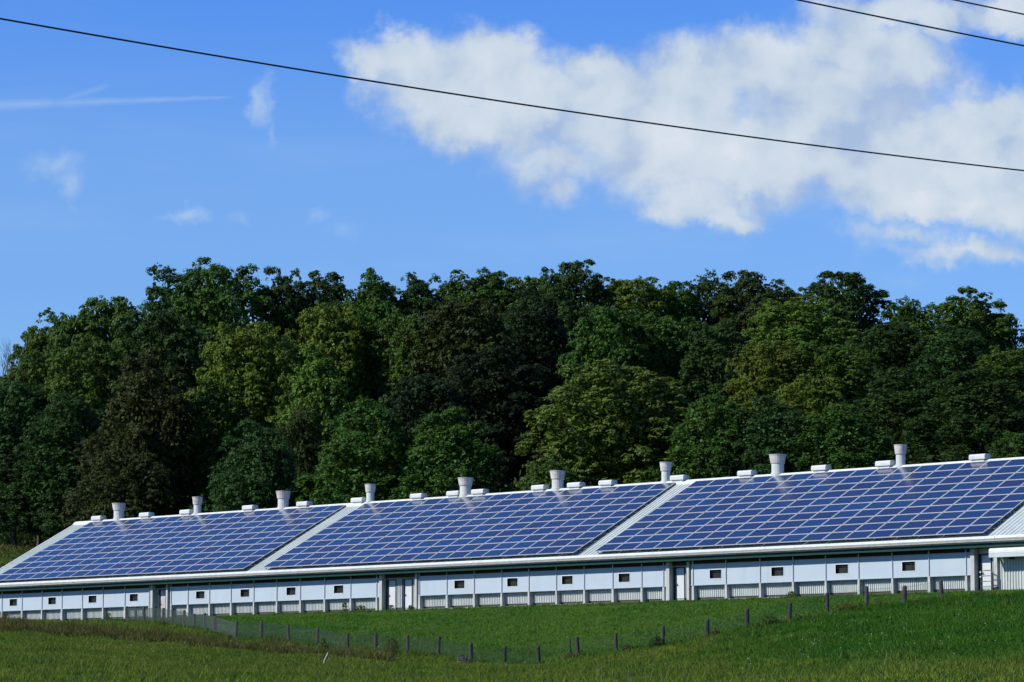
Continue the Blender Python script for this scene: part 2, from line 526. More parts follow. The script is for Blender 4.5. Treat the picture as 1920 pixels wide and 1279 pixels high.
for c, l in COLS:
    ds, zs = [0., 25.], [-1.6, -.75]
    a = (c - 960) / F
    for (D, y) in l:
        d = ray(c, y)
        ds.append(D); zs.append(d[2] / d[1] * D)
    vD = (-2.5 + W0 @ BK) / (a * BK[0] + BK[1])
    ds += [max(vD, ds[-1] + 5), max(vD, ds[-1] + 5) + 3]; zs += [WZ - .16, WZ - .10]
    TD.append(ds); TZ.append(zs)


def sm(x, a, b):
    t = np.clip((x - a) / (b - a), 0, 1)
    return t * t * (3 - 2 * t)


def height(x, y):
    x = np.atleast_1d(np.asarray(x, float)); y = np.atleast_1d(np.asarray(y, float))
    yy = np.maximum(y, 1.0)
    a = np.clip(x / yy, CA[0], CA[-1])
    zc = np.stack([np.interp(y, TD[i], TZ[i]) for i in range(len(CA))])
    # cosine-eased blend between columns
    k = np.clip(np.searchsorted(CA, a) - 1, 0, len(CA) - 2)
    t = (a - CA[k]) / (CA[k + 1] - CA[k])
    idx = np.arange(len(x))
    z = zc[k, idx] * (1 - t) + zc[k + 1, idx] * t
    v = (x - W0[0]) * BK[0] + (y - W0[1]) * BK[1]
    u = (x - W0[0]) * AX[0] + (y - W0[1]) * AX[1]
    z = np.where(v > -2.5, WZ - .10, z)
    slope = .235 + .05 * sm(-u, 40, 90)
    vv = np.clip(v - 22, 0, 92)
    z = z + slope * (vv - 6 * (1 - np.exp(-vv / 6))) + .04 * np.maximum(v - 114, 0)
    z = z + 7.2 * np.exp(-((x + 54) / 15) ** 2 - ((y - 307) / 15) ** 2)      # dry knoll past the far end of the barn
    bump = .10 * np.sin(x * .9 + 1.3 * np.sin(y * .31)) * np.sin(y * .47 + .7 * np.sin(x * .4)) * sm(-v, 3, 12)
    return z + bump


def place(px, D):
    d = ray(px, 1279)
    x = d[0] / d[1] * D
    return x, D, float(height(x, D)[0])


gx = np.concatenate([np.linspace(-900, -80, 22, endpoint=False), np.linspace(-80, 80, 213), np.linspace(90, 900, 21)])
gy = np.concatenate([np.linspace(-300, 0, 10, endpoint=False), np.linspace(0, 90, 30, endpoint=False), np.linspace(90, 240, 200, endpoint=False),
                     np.linspace(240, 420, 60, endpoint=False), np.linspace(420, 2400, 30)])
X, Y = np.meshgrid(gx, gy)
Z = height(X.ravel(), Y.ravel())
me = bpy.data.meshes.new('ground')
nx, ny = len(gx), len(gy)
ii = (np.arange(ny - 1)[:, None] * nx + np.arange(nx - 1)[None]).ravel()
me.from_pydata(np.stack([X.ravel(), Y.ravel(), Z], 1).tolist(), [], np.stack([ii, ii + 1, ii + nx + 1, ii + nx], 1).tolist())
me.materials.append(M['soil'])
me.polygons.foreach_set('use_smooth', [True] * len(me.polygons))
g = bpy.data.objects.new('ground', me)
C.objects.link(g)
tag(g, kind='structure')


# ------------------------------------------------------------------ barn
barn = empty('livestock_barn', (W0[0], W0[1], WZ), math.atan2(AX[1], AX[0]))
tag(barn, 'long low white livestock barn with pale steel roof and green fascia', 'barn')
PI_ = .47225                                             # roof pitch
cp, sp, tr_ = math.cos(PI_), math.sin(PI_), .529        # tr_: slope of the roof sheet itself
U0, U1 = -34.35, 84.0
VR = 9.55                                                # ridge line
ARR_V, ARR_W = -.30, 3.261                               # lower edge of the solar arrays, glass surface
STAND = .31
rv, rw = ARR_V + STAND * sp, ARR_W - STAND * cp          # a point on the roof surface


def roof_w(v):
    return rw + (v - rv) * tr_


EV = -.62                                                # eave edge
RIDGE = roof_w(VR)


def ribbed_sheet(mb, u0, u1, pitch, rib, hgt, pt, flip=False, mi=0):
    """pt(u, t, h): position at u, end t (0/1), height h above the sheet"""
    us, hs = [u0], [0]
    k = u0 + pitch * .5
    while k < u1 - pitch * .4:
        us += [k - rib * .5, k - rib * .25, k + rib * .25, k + rib * .5]; hs += [0, hgt, hgt, 0]
        k += pitch
    us.append(u1); hs.append(0)
    vs = [pt(u, 0, h) for u, h in zip(us, hs)] + [pt(u, 1, h) for u, h in zip(us, hs)]
    n = len(us)
    fs = [(i, i + 1, i + 1 + n, i + n) for i in range(n - 1)]
    if flip: fs = [f[::-1] for f in fs]
    mb.add(vs, fs, mi)


mb = MB()
ribbed_sheet(mb, U0, U1, .31, .085, .035, lambda u, t, h: (u, (EV, VR)[t] - h * sp, roof_w((EV, VR)[t]) + h * cp))
VB = 2 * VR - EV
ribbed_sheet(mb, U0, U1, .31, .085, .035, lambda u, t, h: (u, (VR, VB)[t] + h * sp, (RIDGE, roof_w(EV))[t] + h * cp))
th = .10                                                 # underside and verge
mb.add([(U0, EV, roof_w(EV) - .004), (U0, VR, RIDGE - .004), (U0, VB, roof_w(EV) - .004), (U0, VB, roof_w(EV) - th), (U0, VR, RIDGE - th), (U0, EV, roof_w(EV) - th),
        (U1, EV, roof_w(EV) - .004), (U1, VR, RIDGE - .004), (U1, VB, roof_w(EV) - .004), (U1, VB, roof_w(EV) - th), (U1, VR, RIDGE - th), (U1, EV, roof_w(EV) - th)],
       [(0, 1, 4, 5), (1, 2, 3, 4), (6, 11, 10, 7), (7, 10, 9, 8), (5, 4, 10, 11), (4, 3, 9, 10), (0, 5, 11, 6), (2, 8, 9, 3)], 1)
roof = mb.build('roof', [M['roof'], M['trim']], barn)

mb = MB()                                                # ridge cap: a folded sheet over the top
c0 = .30
CAP = RIDGE + .15
prof = [(VR - c0, RIDGE - c0 * tr_ + .10), (VR - .05, CAP), (VR + .05, CAP), (VR + c0, RIDGE - c0 * tr_ + .10), (VR + c0, RIDGE - c0 * tr_ - .01), (VR, RIDGE + .03), (VR - c0, RIDGE - c0 * tr_ - .01)]
mb.prism_u(prof, U0 - .03, U1 + .03)
mb.build('ridge_cap', M['gutter'], roof)
mb = MB()                                                # verge trim down the left end
for (a, b) in (((EV, roof_w(EV)), (VR, RIDGE)), ((VB, roof_w(EV)), (VR, RIDGE))):
    mb.add([(U0 - .05, a[0], a[1] + .045), (U0 + .10, a[0], a[1] + .045), (U0 + .10, b[0], b[1] + .045), (U0 - .05, b[0], b[1] + .045),
            (U0 - .05, a[0], a[1] - .14), (U0 - .05, b[0], b[1] - .14)], [(0, 1, 2, 3), (4, 0, 3, 5)])
mb.build('verge_trim', M['gutter'], roof)

mb = MB()                                                # gutter with rounded lip
ew = roof_w(EV)
gp = [(EV + .02, 2.80), (EV - .20, 2.80), (EV - .235, 2.86), (EV - .225, 2.96), (EV - .17, 3.005), (EV - .02, ew + .045), (EV + .02, ew + .045)]
mb.prism_u(gp, U0, 63.0)
mb.prism_u([(p[0], p[1] + .012) for p in gp], 63.03, U1)
mb.build('gutter', M['gutter'], roof)
mb = MB()
mb.box(U0, U1, EV - .19, EV + .06, 2.715, 2.797)
mb.build('drip_edge', M['beige'], roof)
mb = MB()
mb.box(U0, U1, EV + .04, EV + .075, 2.40, 2.712)
mb.build('fascia', M['green'], barn)
mb = MB()                                                # open timber soffit and the beam over the curtains
mb.box(U0 + .2, 62.55, EV + .08, .34, 2.50, 2.54)
mb.box(U0 + .2, 60.9, .16, .24, 2.17, 2.497)
u = U0 + .6
while u < 62:
    mb.box(u, u + .05, EV + .08, .15, 2.38, 2.497); u += 1.22
mb.build('soffit', M['timber'], barn)

for i in range(13 + 7):                                  # small seam brackets on the roof above the gutter
    u = -33.0 + i * 4.93
    if u > 62.5: break
    mb = MB()
    mb.tube([(u - .16, EV + .03, ew + .09), (u + .16, EV + .03, ew + .09)], .05, 8)
    mb.build('gutter_bracket', M['trim'], roof)

RECESS = [(-12.35, -10.62), (12.02, 15.46), (37.90, 39.58), (60.96, 62.5)]
mb = MB()                                                # ribbed steel wall behind the curtains, gaps left at the doors
DOORS = [(-12.15, .86), (12.10, .95), (13.68, .96), (38.00, .92), (61.08, .90)]
DH = 2.02
cuts = sorted(DOORS)
u = U0 + .3
for (d0, dw) in cuts + [(62.40, 0)]:
    ribbed_sheet(mb, u, d0, .152, .075, .045, lambda a, t, h: (a, .30 - h, (.19, 2.5)[t]))
    if dw:
        mb.add([(d0, .30, DH + .08), (d0 + dw, .30, DH + .08), (d0 + dw, .30, 2.5), (d0, .30, 2.5)], [(0, 1, 2, 3)])
    u = d0 + dw
ribbed_sheet(mb, 62.55, U1 - .3, .19, .085, .045, lambda a, t, h: (a, .02 - h, (.0, 2.7)[t]))
mb.add([(62.55, .02, 0), (62.55, .30, 0), (62.55, .30, 2.7), (62.55, .02, 2.7)], [(0, 1, 2, 3)])
mb.build('front_wall', M['steel'], barn)
mb = MB()                                                # end and rear walls
z0 = .0
for uu, fl in ((U0 + .3, 1), (U1 - .3, 0)):
    pr = [(uu, .34, z0), (uu, VB - .6, z0), (uu, VB - .6, 2.6), (uu, VR, RIDGE - .25), (uu, .34, 2.6)]
    mb.add(pr, [(0, 1, 2, 3, 4)] if not fl else [(4, 3, 2, 1, 0)])
ribbed_sheet(mb, U0 + .3, U1 - .3, .45, .12, .03, lambda a, t, h: (a, VB - .6 + h, (0, 2.6)[t]), flip=True)
mb.build('rear_and_end_wall', M['steel'], barn)
mb = MB()
mb.box(U0 + .3, 62.5, .33, .45, -.4, .188)
mb.build('foundation', M['found'], barn)

POSTS = [-33.2, -30.78, -28.22, -25.72, -23.25, -20.77, -18.28, -15.69, -12.85] + [-10.35, -8.45, -6.05, -3.68, -1.22, 1.23, 3.70, 6.20, 8.85, 11.45] \
    + [15.62, 18.24, 20.80, 23.33, 25.80, 28.25, 30.70, 33.15, 35.60, 37.42] + [39.84, 42.50, 45.20, 47.75, 50.24, 52.70, 55.17, 57.80, 60.42]
SECT = [(-34.0, -12.52), (-10.50, 11.80), (15.50, 37.72), (39.66, 60.86)]
CT, CB = 2.20, .96
WINS = [-29.36, -24.5, -19.58, -14.69, -7.1, -2.21, 2.70, 7.60, 19.40, 24.29, 29.19, 34.10, 41.64, 46.53, 51.43, 56.33]
WW, WZ0, WZ1 = .94, 1.29, 1.815
for (a, b) in SECT:                                       # one curtain strip per section with real openings for the fans
    mb = MB()
    ws = sorted(w for w in WINS if a < w < b)
    xs = [a]
    for w in ws: xs += [w - WW / 2, w + WW / 2]
    xs.append(b)
    for i in range(len(xs) - 1):
        if i % 2 == 0:
            mb.box(xs[i], xs[i + 1], .0, .05, CB, CT)
        else:
            mb.box(xs[i], xs[i + 1], .0, .05, CB, WZ0)
            mb.box(xs[i], xs[i + 1], .0, .05, WZ1, CT)
    mb.box(a, b, -.025, .055, CB - .05, CB - .004)        # weighted hem
    mb.build('side_curtain', M['curtain'], barn)
for w in WINS:
    mb = MB()
    t_ = .035
    x0, x1 = w - WW / 2, w + WW / 2
    mb.box(x0 - t_, x1 + t_, -.012, -.003, WZ0 - t_, WZ0)
    mb.box(x0 - t_, x1 + t_, -.012, -.003, WZ1, WZ1 + t_)
    mb.box(x0 - t_, x0, -.012, -.003, WZ0 + .001, WZ1 - .001)
    mb.box(x1, x1 + t_, -.012, -.003, WZ0 + .001, WZ1 - .001)
    fr = mb.build('window_frame', M['gutter'], barn)
    mb = MB()
    mb.box(x0 + .002, x1 - .002, .20, .22, WZ0 - .15, WZ1 + .15)
    mb.box(x0 + .002, x0 + .01, .003, .19, WZ0 + .013, WZ1 - .013)
    mb.box(x1 - .01, x1 - .002, .003, .19, WZ0 + .013, WZ1 - .013)
    mb.box(x0 + .002, x1 - .002, .003, .19, WZ0 + .002, WZ0 + .012)
    mb.box(x0 + .002, x1 - .002, .003, .19, WZ1 - .012, WZ1 - .002)
    mb.build('opening_box', M['dark'], fr)  # near-black lining: the shade inside the opening is put into its colour
    mb = MB()
    for k in range(1, 5):
        zz = WZ0 + (WZ1 - WZ0) * k / 5
        mb.box(x0 + .01, x1 - .01, .10, .112, zz - .008, zz + .008)
    mb.box(w + .08, w + .11, .085, .099, WZ0, WZ1)
    mb.build('grille', M['mesh_dark'], fr)

rnd = random.Random(5)
for u in POSTS:                                           # stout lower post, slim pipe above in front of the curtain
    mb = MB()
    mb.tube([(u, -.035, CB - .02), (u, -.035, 2.40)], .032, 8, 1)
    w_ = .085 + rnd.uniform(-.01, .012)
    dz = rnd.uniform(-.06, .02)
    mb.add([(u - w_, -.07, -.3), (u + w_ + .02, -.07, -.3), (u + w_ + .02, .27, -.3), (u - w_, .27, -.3),
            (u - w_ * .75, -.07, CB - .06 + dz * .3), (u + w_ * .9, -.07, CB - .06 + dz * .3), (u + w_ * .9, .27, CB - .06), (u - w_ * .75, .27, CB - .06)],
           [(0, 3, 2, 1), (4, 5, 6, 7), (0, 1, 5, 4), (1, 2, 6, 5), (2, 3, 7, 6), (3, 0, 4, 7)])
    mb.build('wall_post', [M['post'], M['pipe']], barn)

PIL = [(-12.50, .13), (-10.74, .09), (11.93, .13), (15.36, .09), (37.84, .14), (39.50, .09), (60.92, .14)]
for (u, hw) in PIL:
    mb = MB()
    mb.box(u - hw, u + hw, -.13, .27, -.3, 2.40)
    mb.build('door_bay_pillar', M['post'], barn)

for i, (d0, dw) in enumerate(DOORS):
    mb = MB()
    mb.box(d0, d0 + .15, .24, .42, 0, DH + .075)
    mb.box(d0 + dw - .06, d0 + dw, .24, .42, 0, DH + .075)
    mb.box(d0 + .15, d0 + dw - .06, .24, .42, DH, DH + .075)
    dr = mb.build('door', M['doorf'], barn)
    mb = MB()
    mb.box(d0 + .152, d0 + dw - .062, .33, .37, .04, DH - .004)
    mb.build('door_leaf', M['doorold'] if i in (0,) else M['door'], dr)
    mb = MB()
    mb.tube([(d0 + .24, .33, 1.0), (d0 + .24, .27, 1.0), (d0 + .34, .27, 1.0)], .014, 6)
    mb.box(d0 + .21, d0 + .27, .318, .328, .93, 1.07)
    mb.build('handle', M['galv'], dr)

# porch canopy on the right-hand end
canopy = None
mb = MB()
cu0 = 62.62
pr = [(-.85, 1.80), (-.85, 2.02), (-.83, 2.02), (-.83, 2.05), (-.85, 2.05), (-.85, 2.20), (-.80, 2.285), (-.68, 2.325), (-.02, 2.36), (-.02, 2.30), (-.70, 2.24), (-.78, 2.16), (-.78, 1.80)]
mb.prism_u(pr, cu0, U1 - 6)
mb.add([(cu0 + .001, -.78, 1.80), (cu0 + .001, -.02, 1.95), (cu0 + .001, -.02, 2.30), (cu0 + .001, -.78, 2.16)], [(0, 1, 2, 3)])
mb.box(cu0 + .002, U1 - 6, -.862, -.851, 1.81, 2.018, 1)
mb.build('porch_canopy', [M['gutter'], M['roof']], barn)
mb = MB()
mb.box(62.42, 62.66, -.16, .015, .22, 2.30)
mb.build('corner_board', M['post'], barn)
mb = MB()
mb.box(62.46, 62.62, -.12, .0, .0, .215)
mb.build('corner_foot', M['dark'], barn)
mb = MB()
mb.box(63.45, 63.75, -.16, -.012, 1.72, 1.90)
mb.tube([(63.6, -.16, 1.80), (63.6, -.24, 1.74)], .04, 8)
mb.build('wall_lamp', M['mesh_dark'], barn)
# swept flashing where a cross roof starts at the right
mb = MB()
path = [(63.2, EV + .05), (63.9, EV + .25), (64.5, EV + .65), (65.1, EV + 1.3), (65.9, EV + 2.2), (67.2, EV + 3.3)]
mb.tube([(a, b, roof_w(b) + .07) for a, b in path], .055, 8)
mb.tube([(a + .42, b - .05, roof_w(b - .05) + .05) for a, b in path], .04, 8)
mb.build('roof_flashing', M['gutter'], roof)

# ridge chimneys (wide and slim) and box vents
CH = [(-28.80, 1), (-19.15, 0), (-9.20, 1), (.33, 0), (10.15, 1), (19.12, 1), (29.01, 0), (38.60, 1), (48.45, 0)]
for (u, big) in CH:
    u -= .2
    r0, r1, hh = (.40, .545, 1.36) if big else (.29, .40, 1.40)
    s_ = 20
    zb = RIDGE - .25
    v = VR + .10
    zc = CAP + hh * .50
    zt = CAP + hh - .17
    mb = MB()
    prof_ = [(r0, zb), (r0, zc - .02)]
    def ring(r, z): return [(u + r * math.cos(k * 2 * math.pi / s_), v + r * math.sin(k * 2 * math.pi / s_), z) for k in range(s_)]
    rs = [ring(r, z) for r, z in prof_]
    vs = [p for q in rs for p in q]
    fs = [(a * s_ + k, a * s_ + (k + 1) % s_, (a + 1) * s_ + (k + 1) % s_, (a + 1) * s_ + k) for a in range(len(rs) - 1) for k in range(s_)]
    mb.add(vs, fs)
    mb.tube([(u, v, RIDGE - .2), (u, v, CAP + .06)], r0 + .045, s_)
    ch = mb.build('chimney', M['vent'], roof, smooth=False)
    mb = MB()
    prof_ = [(r0 + .03, zc - .03), (r0 + .05, zc), (r1, zt), (r1 + .02, zt), (r1 + .02, zt + .03), (r1 - .03, zt + .03), (r0 + .01, zc + .02)]
    rs = [ring(r, z) for r, z in prof_]
    vs = [p for q in rs for p in q]
    fs = [(a * s_ + k, a * s_ + (k + 1) % s_, (a + 1) * s_ + (k + 1) % s_, (a + 1) * s_ + k) for a in range(len(rs) - 1) for k in range(s_)]
    mb.add(vs, fs)
    mb.build('cone', M['rust'], ch)
VN = [-31.44, -25.4, -20.45, -13.06, -6.91, -.95, 5.29, 9.0, 11.49, 17.35, 20.75, 23.68, 30.1, 35.92, 42.04, 47.15, 54.3, 60.4]
for u in VN:
    L_, hw, hh = .58, .30, .36
    mb = MB()
    z0 = CAP - .02
    prof_ = [(-hw, .04), (-hw * 1.02, .10), (-hw, hh * .72), (-hw * .82, hh * .93), (-hw * .5, hh), (hw * .5, hh), (hw * .82, hh * .93), (hw, hh * .72), (hw * 1.02, .10), (hw, .04)]
    mb.prism_u([(VR + a, z0 + b) for a, b in prof_], u - L_, u + L_)
    mb.box(u - L_ + .12, u + L_ - .12, VR - .22, VR + .22, RIDGE - .05, z0 + .038)
    mb.build('ridge_vent', M['vent'], roof)


# ------------------------------------------------------------------ solar arrays
CPI, RPI = 1.67, 1.0751


def panel_geo(mb, u0, s0):
    """one framed panel lying in the array plane; u0, s0 = lower left corner"""
    def p(u, s, h): return (u, s * cp - h * sp, s * sp + h * cp)
    w, l, fr, t_ = CPI - .035, RPI - .035, .042, .04
    a = [(0, 0), (w, 0), (w, l), (0, l)]
    b = [(fr, fr), (w - fr, fr), (w - fr, l - fr), (fr, l - fr)]
    vs = [p(u0 + x, s0 + y, -t_) for x, y in a] + [p(u0 + x, s0 + y, 0) for x, y in a] + [p(u0 + x, s0 + y, 0) for x, y in b]
    fs = [(i, (i + 1) % 4, (i + 1) % 4 + 4, i + 4) for i in range(4)] + [(i + 4, (i + 1) % 4 + 4, (i + 1) % 4 + 8, i + 8) for i in range(4)] + [(3, 2, 1, 0)]
    mb.add(vs, fs, 0)
    mb.add([p(u0 + x, s0 + y, -.004) for x, y in b], [(0, 1, 2, 3)], 1)


one = MB(); panel_geo(one, 0, 0)
pmesh = None
for (ua, lab) in ((-32.08, 'leftmost blue solar array, on the far end of the barn roof, its corner cut off'),
                  (0.0, 'middle blue solar array on the barn roof, pale gaps on both sides of it'),
                  (31.82, 'rightmost and nearest blue solar array on the barn roof, above the end porch')):
    base = np.array([W0[0] + AX[0] * ua + BK[0] * ARR_V, W0[1] + AX[1] * ua + BK[1] * ARR_V])
    arr = empty('solar_array', (base[0], base[1], WZ + ARR_W), math.atan2(AX[1], AX[0]))
    tag(arr, lab, 'solar array', 'solar arrays on the barn roof')
    cells = [(c, r) for r in range(10) for c in range(18)]
    # the hundred that show largest: the nearest columns (high u); the rest in one part
    cells.sort(key=lambda q: (-q[0], q[1]))
    big_, rest = cells[:100], cells[100:]
    for (c, r) in big_:
        if pmesh is None:
            o = one.build('solar_panel', [M['pframe'], M['cells']], arr)
            pmesh = o.data
        else:
            o = bpy.data.objects.new('solar_panel', pmesh); C.objects.link(o); o.parent = arr
        s = r * RPI
        o.location = (c * CPI, s * cp, s * sp)
    mb = MB()
    for (c, r) in rest: panel_geo(mb, c * CPI, r * RPI)
    o = mb.build('solar_panels_far', [M['pframe'], M['cells']], arr)
    o.name = 'remaining_panels'
    o['kind'] = 'stuff'
    mb = MB()
    for r in range(10):                                   # two rails per row, standing off the roof on feet
        for k in (.25, .78):
            s = (r + k) * RPI
            v_, w_ = s * cp + .075 * sp, s * sp - .075 * cp
            mb.box(-.02, 18 * CPI - .01, v_ - .02, v_ + .02, w_ - .03, w_ + .03)
            for q in range(0, 19, 3):
                uu = min(max(q * CPI, .02), 18 * CPI - .02)
                mb.box(uu - .025, uu + .025, v_ - .025 + .06, v_ + .025 + .06, w_ - .15, w_ - .031)
    mb.build('mounting_rails', M['rail'], arr)

# ------------------------------------------------------------------ things beside the barn


def bw(u, v, w=0.0):
    return (W0[0] + AX[0] * u + BK[0] * v, W0[1] + AX[1] * u + BK[1] * v, WZ + w)


RZ = math.atan2(AX[1], AX[0])
gt = empty('tubular_gate', bw(61.72, -.42), RZ)
tag(gt, 'small grey tubular metal gate standing open before the door beside the porch', 'gate')
mb = MB()
mb.tube([(0, 0, 0), (0, 0, 1.12), (.62, 0, 1.12), (.76, 0, 1.08), (.82, 0, .96), (.82, 0, 0)], .03, 8)
mb.build('frame', M['galv'], gt)
mb = MB()
for z in (.22, .52, .82): mb.tube([(.02, 0, z), (.80, 0, z)], .024, 6)
mb.build('rail', M['galv'], gt)
mb = MB()
for z in (.78, 1.04): mb.box(-.06, .04, -.03, .03, z - .03, z + .03)
mb.build('hinge', M['trim'], gt)

rg = np.random.default_rng(3)
n = 1500                                                  # pale gravel along the wall foot
uu = np.concatenate([rg.uniform(23, 34, 700), rg.uniform(42, 44.5, 250), rg.uniform(45, 47, 200), rg.uniform(15.5, 17.5, 150), rg.uniform(18, 23, 200)])
vv = rg.uniform(-.55, .1, n)
Vq = np.zeros((n, 4, 3))
sz = rg.uniform(.04, .12, n)
ang = rg.uniform(0, 6.28, n)
bx = W0[0] + AX[0] * uu + BK[0] * vv; by = W0[1] + AX[1] * uu + BK[1] * vv
mb = MB()
for i in range(n):
    z = WZ - .06
    s = sz[i]; a = ang[i]
    pts = [(bx[i] + s * math.cos(a + k * 1.571), by[i] + s * math.sin(a + k * 1.571), z) for k in range(4)]
    top = [(bx[i] + s * .6 * math.cos(a + .3 + k * 1.571), by[i] + s * .6 * math.sin(a + .3 + k * 1.571), z + s * .8) for k in range(4)]
    mb.add(pts + top, [(0, 1, 5, 4), (1, 2, 6, 5), (2, 3, 7, 6), (3, 0, 4, 7), (4, 5, 6, 7)])
gv = mb.build('gravel', M['stone'])
tag(gv, 'pale gravel strewn along the foot of the barn wall', 'gravel', kind='stuff')

# feed silo just at the right edge behind the roof
sx, sy, sz_ = place(1927, 262)
SH = ray(1927, 815)[2] / ray(1927, 815)[1] * 262 - sz_
sil = empty('feed_silo', (sx, sy, sz_ - .1))
tag(sil, 'thin sliver of a teal silo at the right edge above the roof', 'silo')
mb = MB(); mb.tube([(0, 0, 0), (0, 0, SH)], .42, 24)
mb.build('cylinder', M['silo'], sil)
mb = MB(); mb.tube([(0, 0, SH), (0, 0, SH + .3)], [.44, .12], 24)
mb.build('roof', M['vent'], sil)

# ------------------------------------------------------------------ fence
FD = [(200, 232), (237, 226), (288, 219), (441, 200), (651, 188), (884, 178), (1010, 176), (1240, 174), (1400, 174), (1553, 172), (1770, 168), (1850, 167)]
FP = [237, 252, 270, 288, 305, 323, 343, 364, 383.5, 403, 441, 489, 541, 595, 651, 704, 764, 821, 884, 946, 1010, 1069, 1084, 1156, 1243, 1326, 1403, 1480.6, 1553, 1627.6, 1697, 1769]
fence = empty('wire_fence', place(1010, 176))
tag(fence, 'wire mesh fence on weathered grey posts dipping across the grass before the barn', 'fence')
fl = Vector(fence.location)
rnd = random.Random(9)
tops = []
for px in FP:
    D = float(np.interp(px, [a for a, b in FD], [b for a, b in FD]))
    x, y, z = place(px, D)
    thin_ = px == 1069
    r_ = .045 if thin_ else rnd.uniform(.092, .118)
    h_ = rnd.uniform(1.0, 1.10) if px < 1100 else rnd.uniform(1.0, 1.12)
    if px > 1300: r_ *= 1.08
    lean = Vector((rnd.uniform(-.07, .07), rnd.uniform(-.05, .05), 0))
    b_ = Vector((x, y, z - .2)) - fl
    mb = MB()
    mb.tube([b_, b_ + Vector((0, 0, .5)) + lean * .5, b_ + Vector((0, 0, h_ + .14)) + lean, b_ + Vector((0, 0, h_ + .2)) + lean * 1.1],
            [r_ * 1.08, r_ * 1.03, r_ * .96, r_ * .78], 9)
    mb.build('post', M['wood'], fence, smooth=False)
    tops.append((x, y, z, h_ if not thin_ else tops[-1][3]))
# chain mesh and strands
quads = []


def strand(p, q, w):
    p, q = np.array(p), np.array(q)
    d = q - p; L_ = np.linalg.norm(d); d /= L_
    s = np.cross(d, [0, 0, 1.0]);
    if np.linalg.norm(s) < 1e-3: s = np.array([1., 0, 0])
    s /= np.linalg.norm(s); t = np.cross(s, d)
    a = [p + s * w * .5, p - s * w * .25 + t * w * .43, p - s * w * .25 - t * w * .43]
    b = [v + d * L_ for v in a]
    for i in range(3): quads.append([a[i], a[(i + 1) % 3], b[(i + 1) % 3], b[i]])


flv = np.array(fl)
for i in range(len(tops) - 1):
    a, b = np.array(tops[i]), np.array(tops[i + 1])
    dense = i < 20
    P_ = a[:3] - flv; Q_ = b[:3] - flv
    off = np.array([0, -.10, 0])
    P_ = P_ + off; Q_ = Q_ + off
    H_ = .93
    L_ = np.linalg.norm(Q_ - P_)
    for z in (.04, .5, .93): strand(P_ + [0, 0, z], Q_ + [0, 0, z], .008)
    step = .05 if dense else .085
    wd_ = .0052 if dense else .0042
    nn = int(L_ / step)
    rise = H_ / 1.0
    for sgn in (1, -1):
        for k in range(-int(H_ / step), nn + 1):
            # diagonal wire from bottom at k*step to top at k*step+H (or mirrored), clipped to the bay
            x0, x1, z0_, z1_ = k * step, k * step + H_, .03, .03 + H_
            if x0 < 0: z0_ += -x0; x0 = 0
            if x1 > L_: z1_ -= (x1 - L_); x1 = L_
            if x1 - x0 < .02: continue
            if sgn < 0: zz0, zz1 = .03 + H_ - (z0_ - .03), .03 + H_ - (z1_ - .03)
            else: zz0, zz1 = z0_, z1_
            D_ = (Q_ - P_) / L_
            strand(P_ + D_ * x0 + [0, 0, zz0], P_ + D_ * x1 + [0, 0, zz1], wd_)
np_mesh('wire_mesh', np.array(quads), 4, M['wire'], fence)

# ------------------------------------------------------------------ overhead cables


def cable(name, pa, Da, pb, Db, r0, label, sag=.6):
    da, db = ray(*pa), ray(*pb)
    A = Vector((da[0] / da[1] * Da, Da, da[2] / da[1] * Da)); B = Vector((db[0] / db[1] * Db, Db, db[2] / db[1] * Db))
    d = B - A
    mb = MB()
    pts = []
    for k in range(-40, 81):
        t = k / 40
        p = A + d * t
        p.z += sag * 4 * (t * t - t) * .25 * 0.6
        pts.append(p - A)
    mb.tube(pts, r0, 8)
    o = mb.build(name, M['cable'], None, A, smooth=True)
    tag(o, label, 'cable', 'overhead power cables')


cable('overhead_cable', (0, 35), 46, (1920, 320), 62, .0148, 'long black overhead cable sagging across the whole sky from the left', .95)
cable('overhead_cable', (1497, 0), 51, (1920, 86), 53, .0140, 'middle black overhead cable in the upper right sky, across the cloud', .05)
cable('overhead_cable', (1790, 0), 53, (1920, 27), 54, .0136, 'uppermost short black overhead cable at the top right corner of the sky', .0)


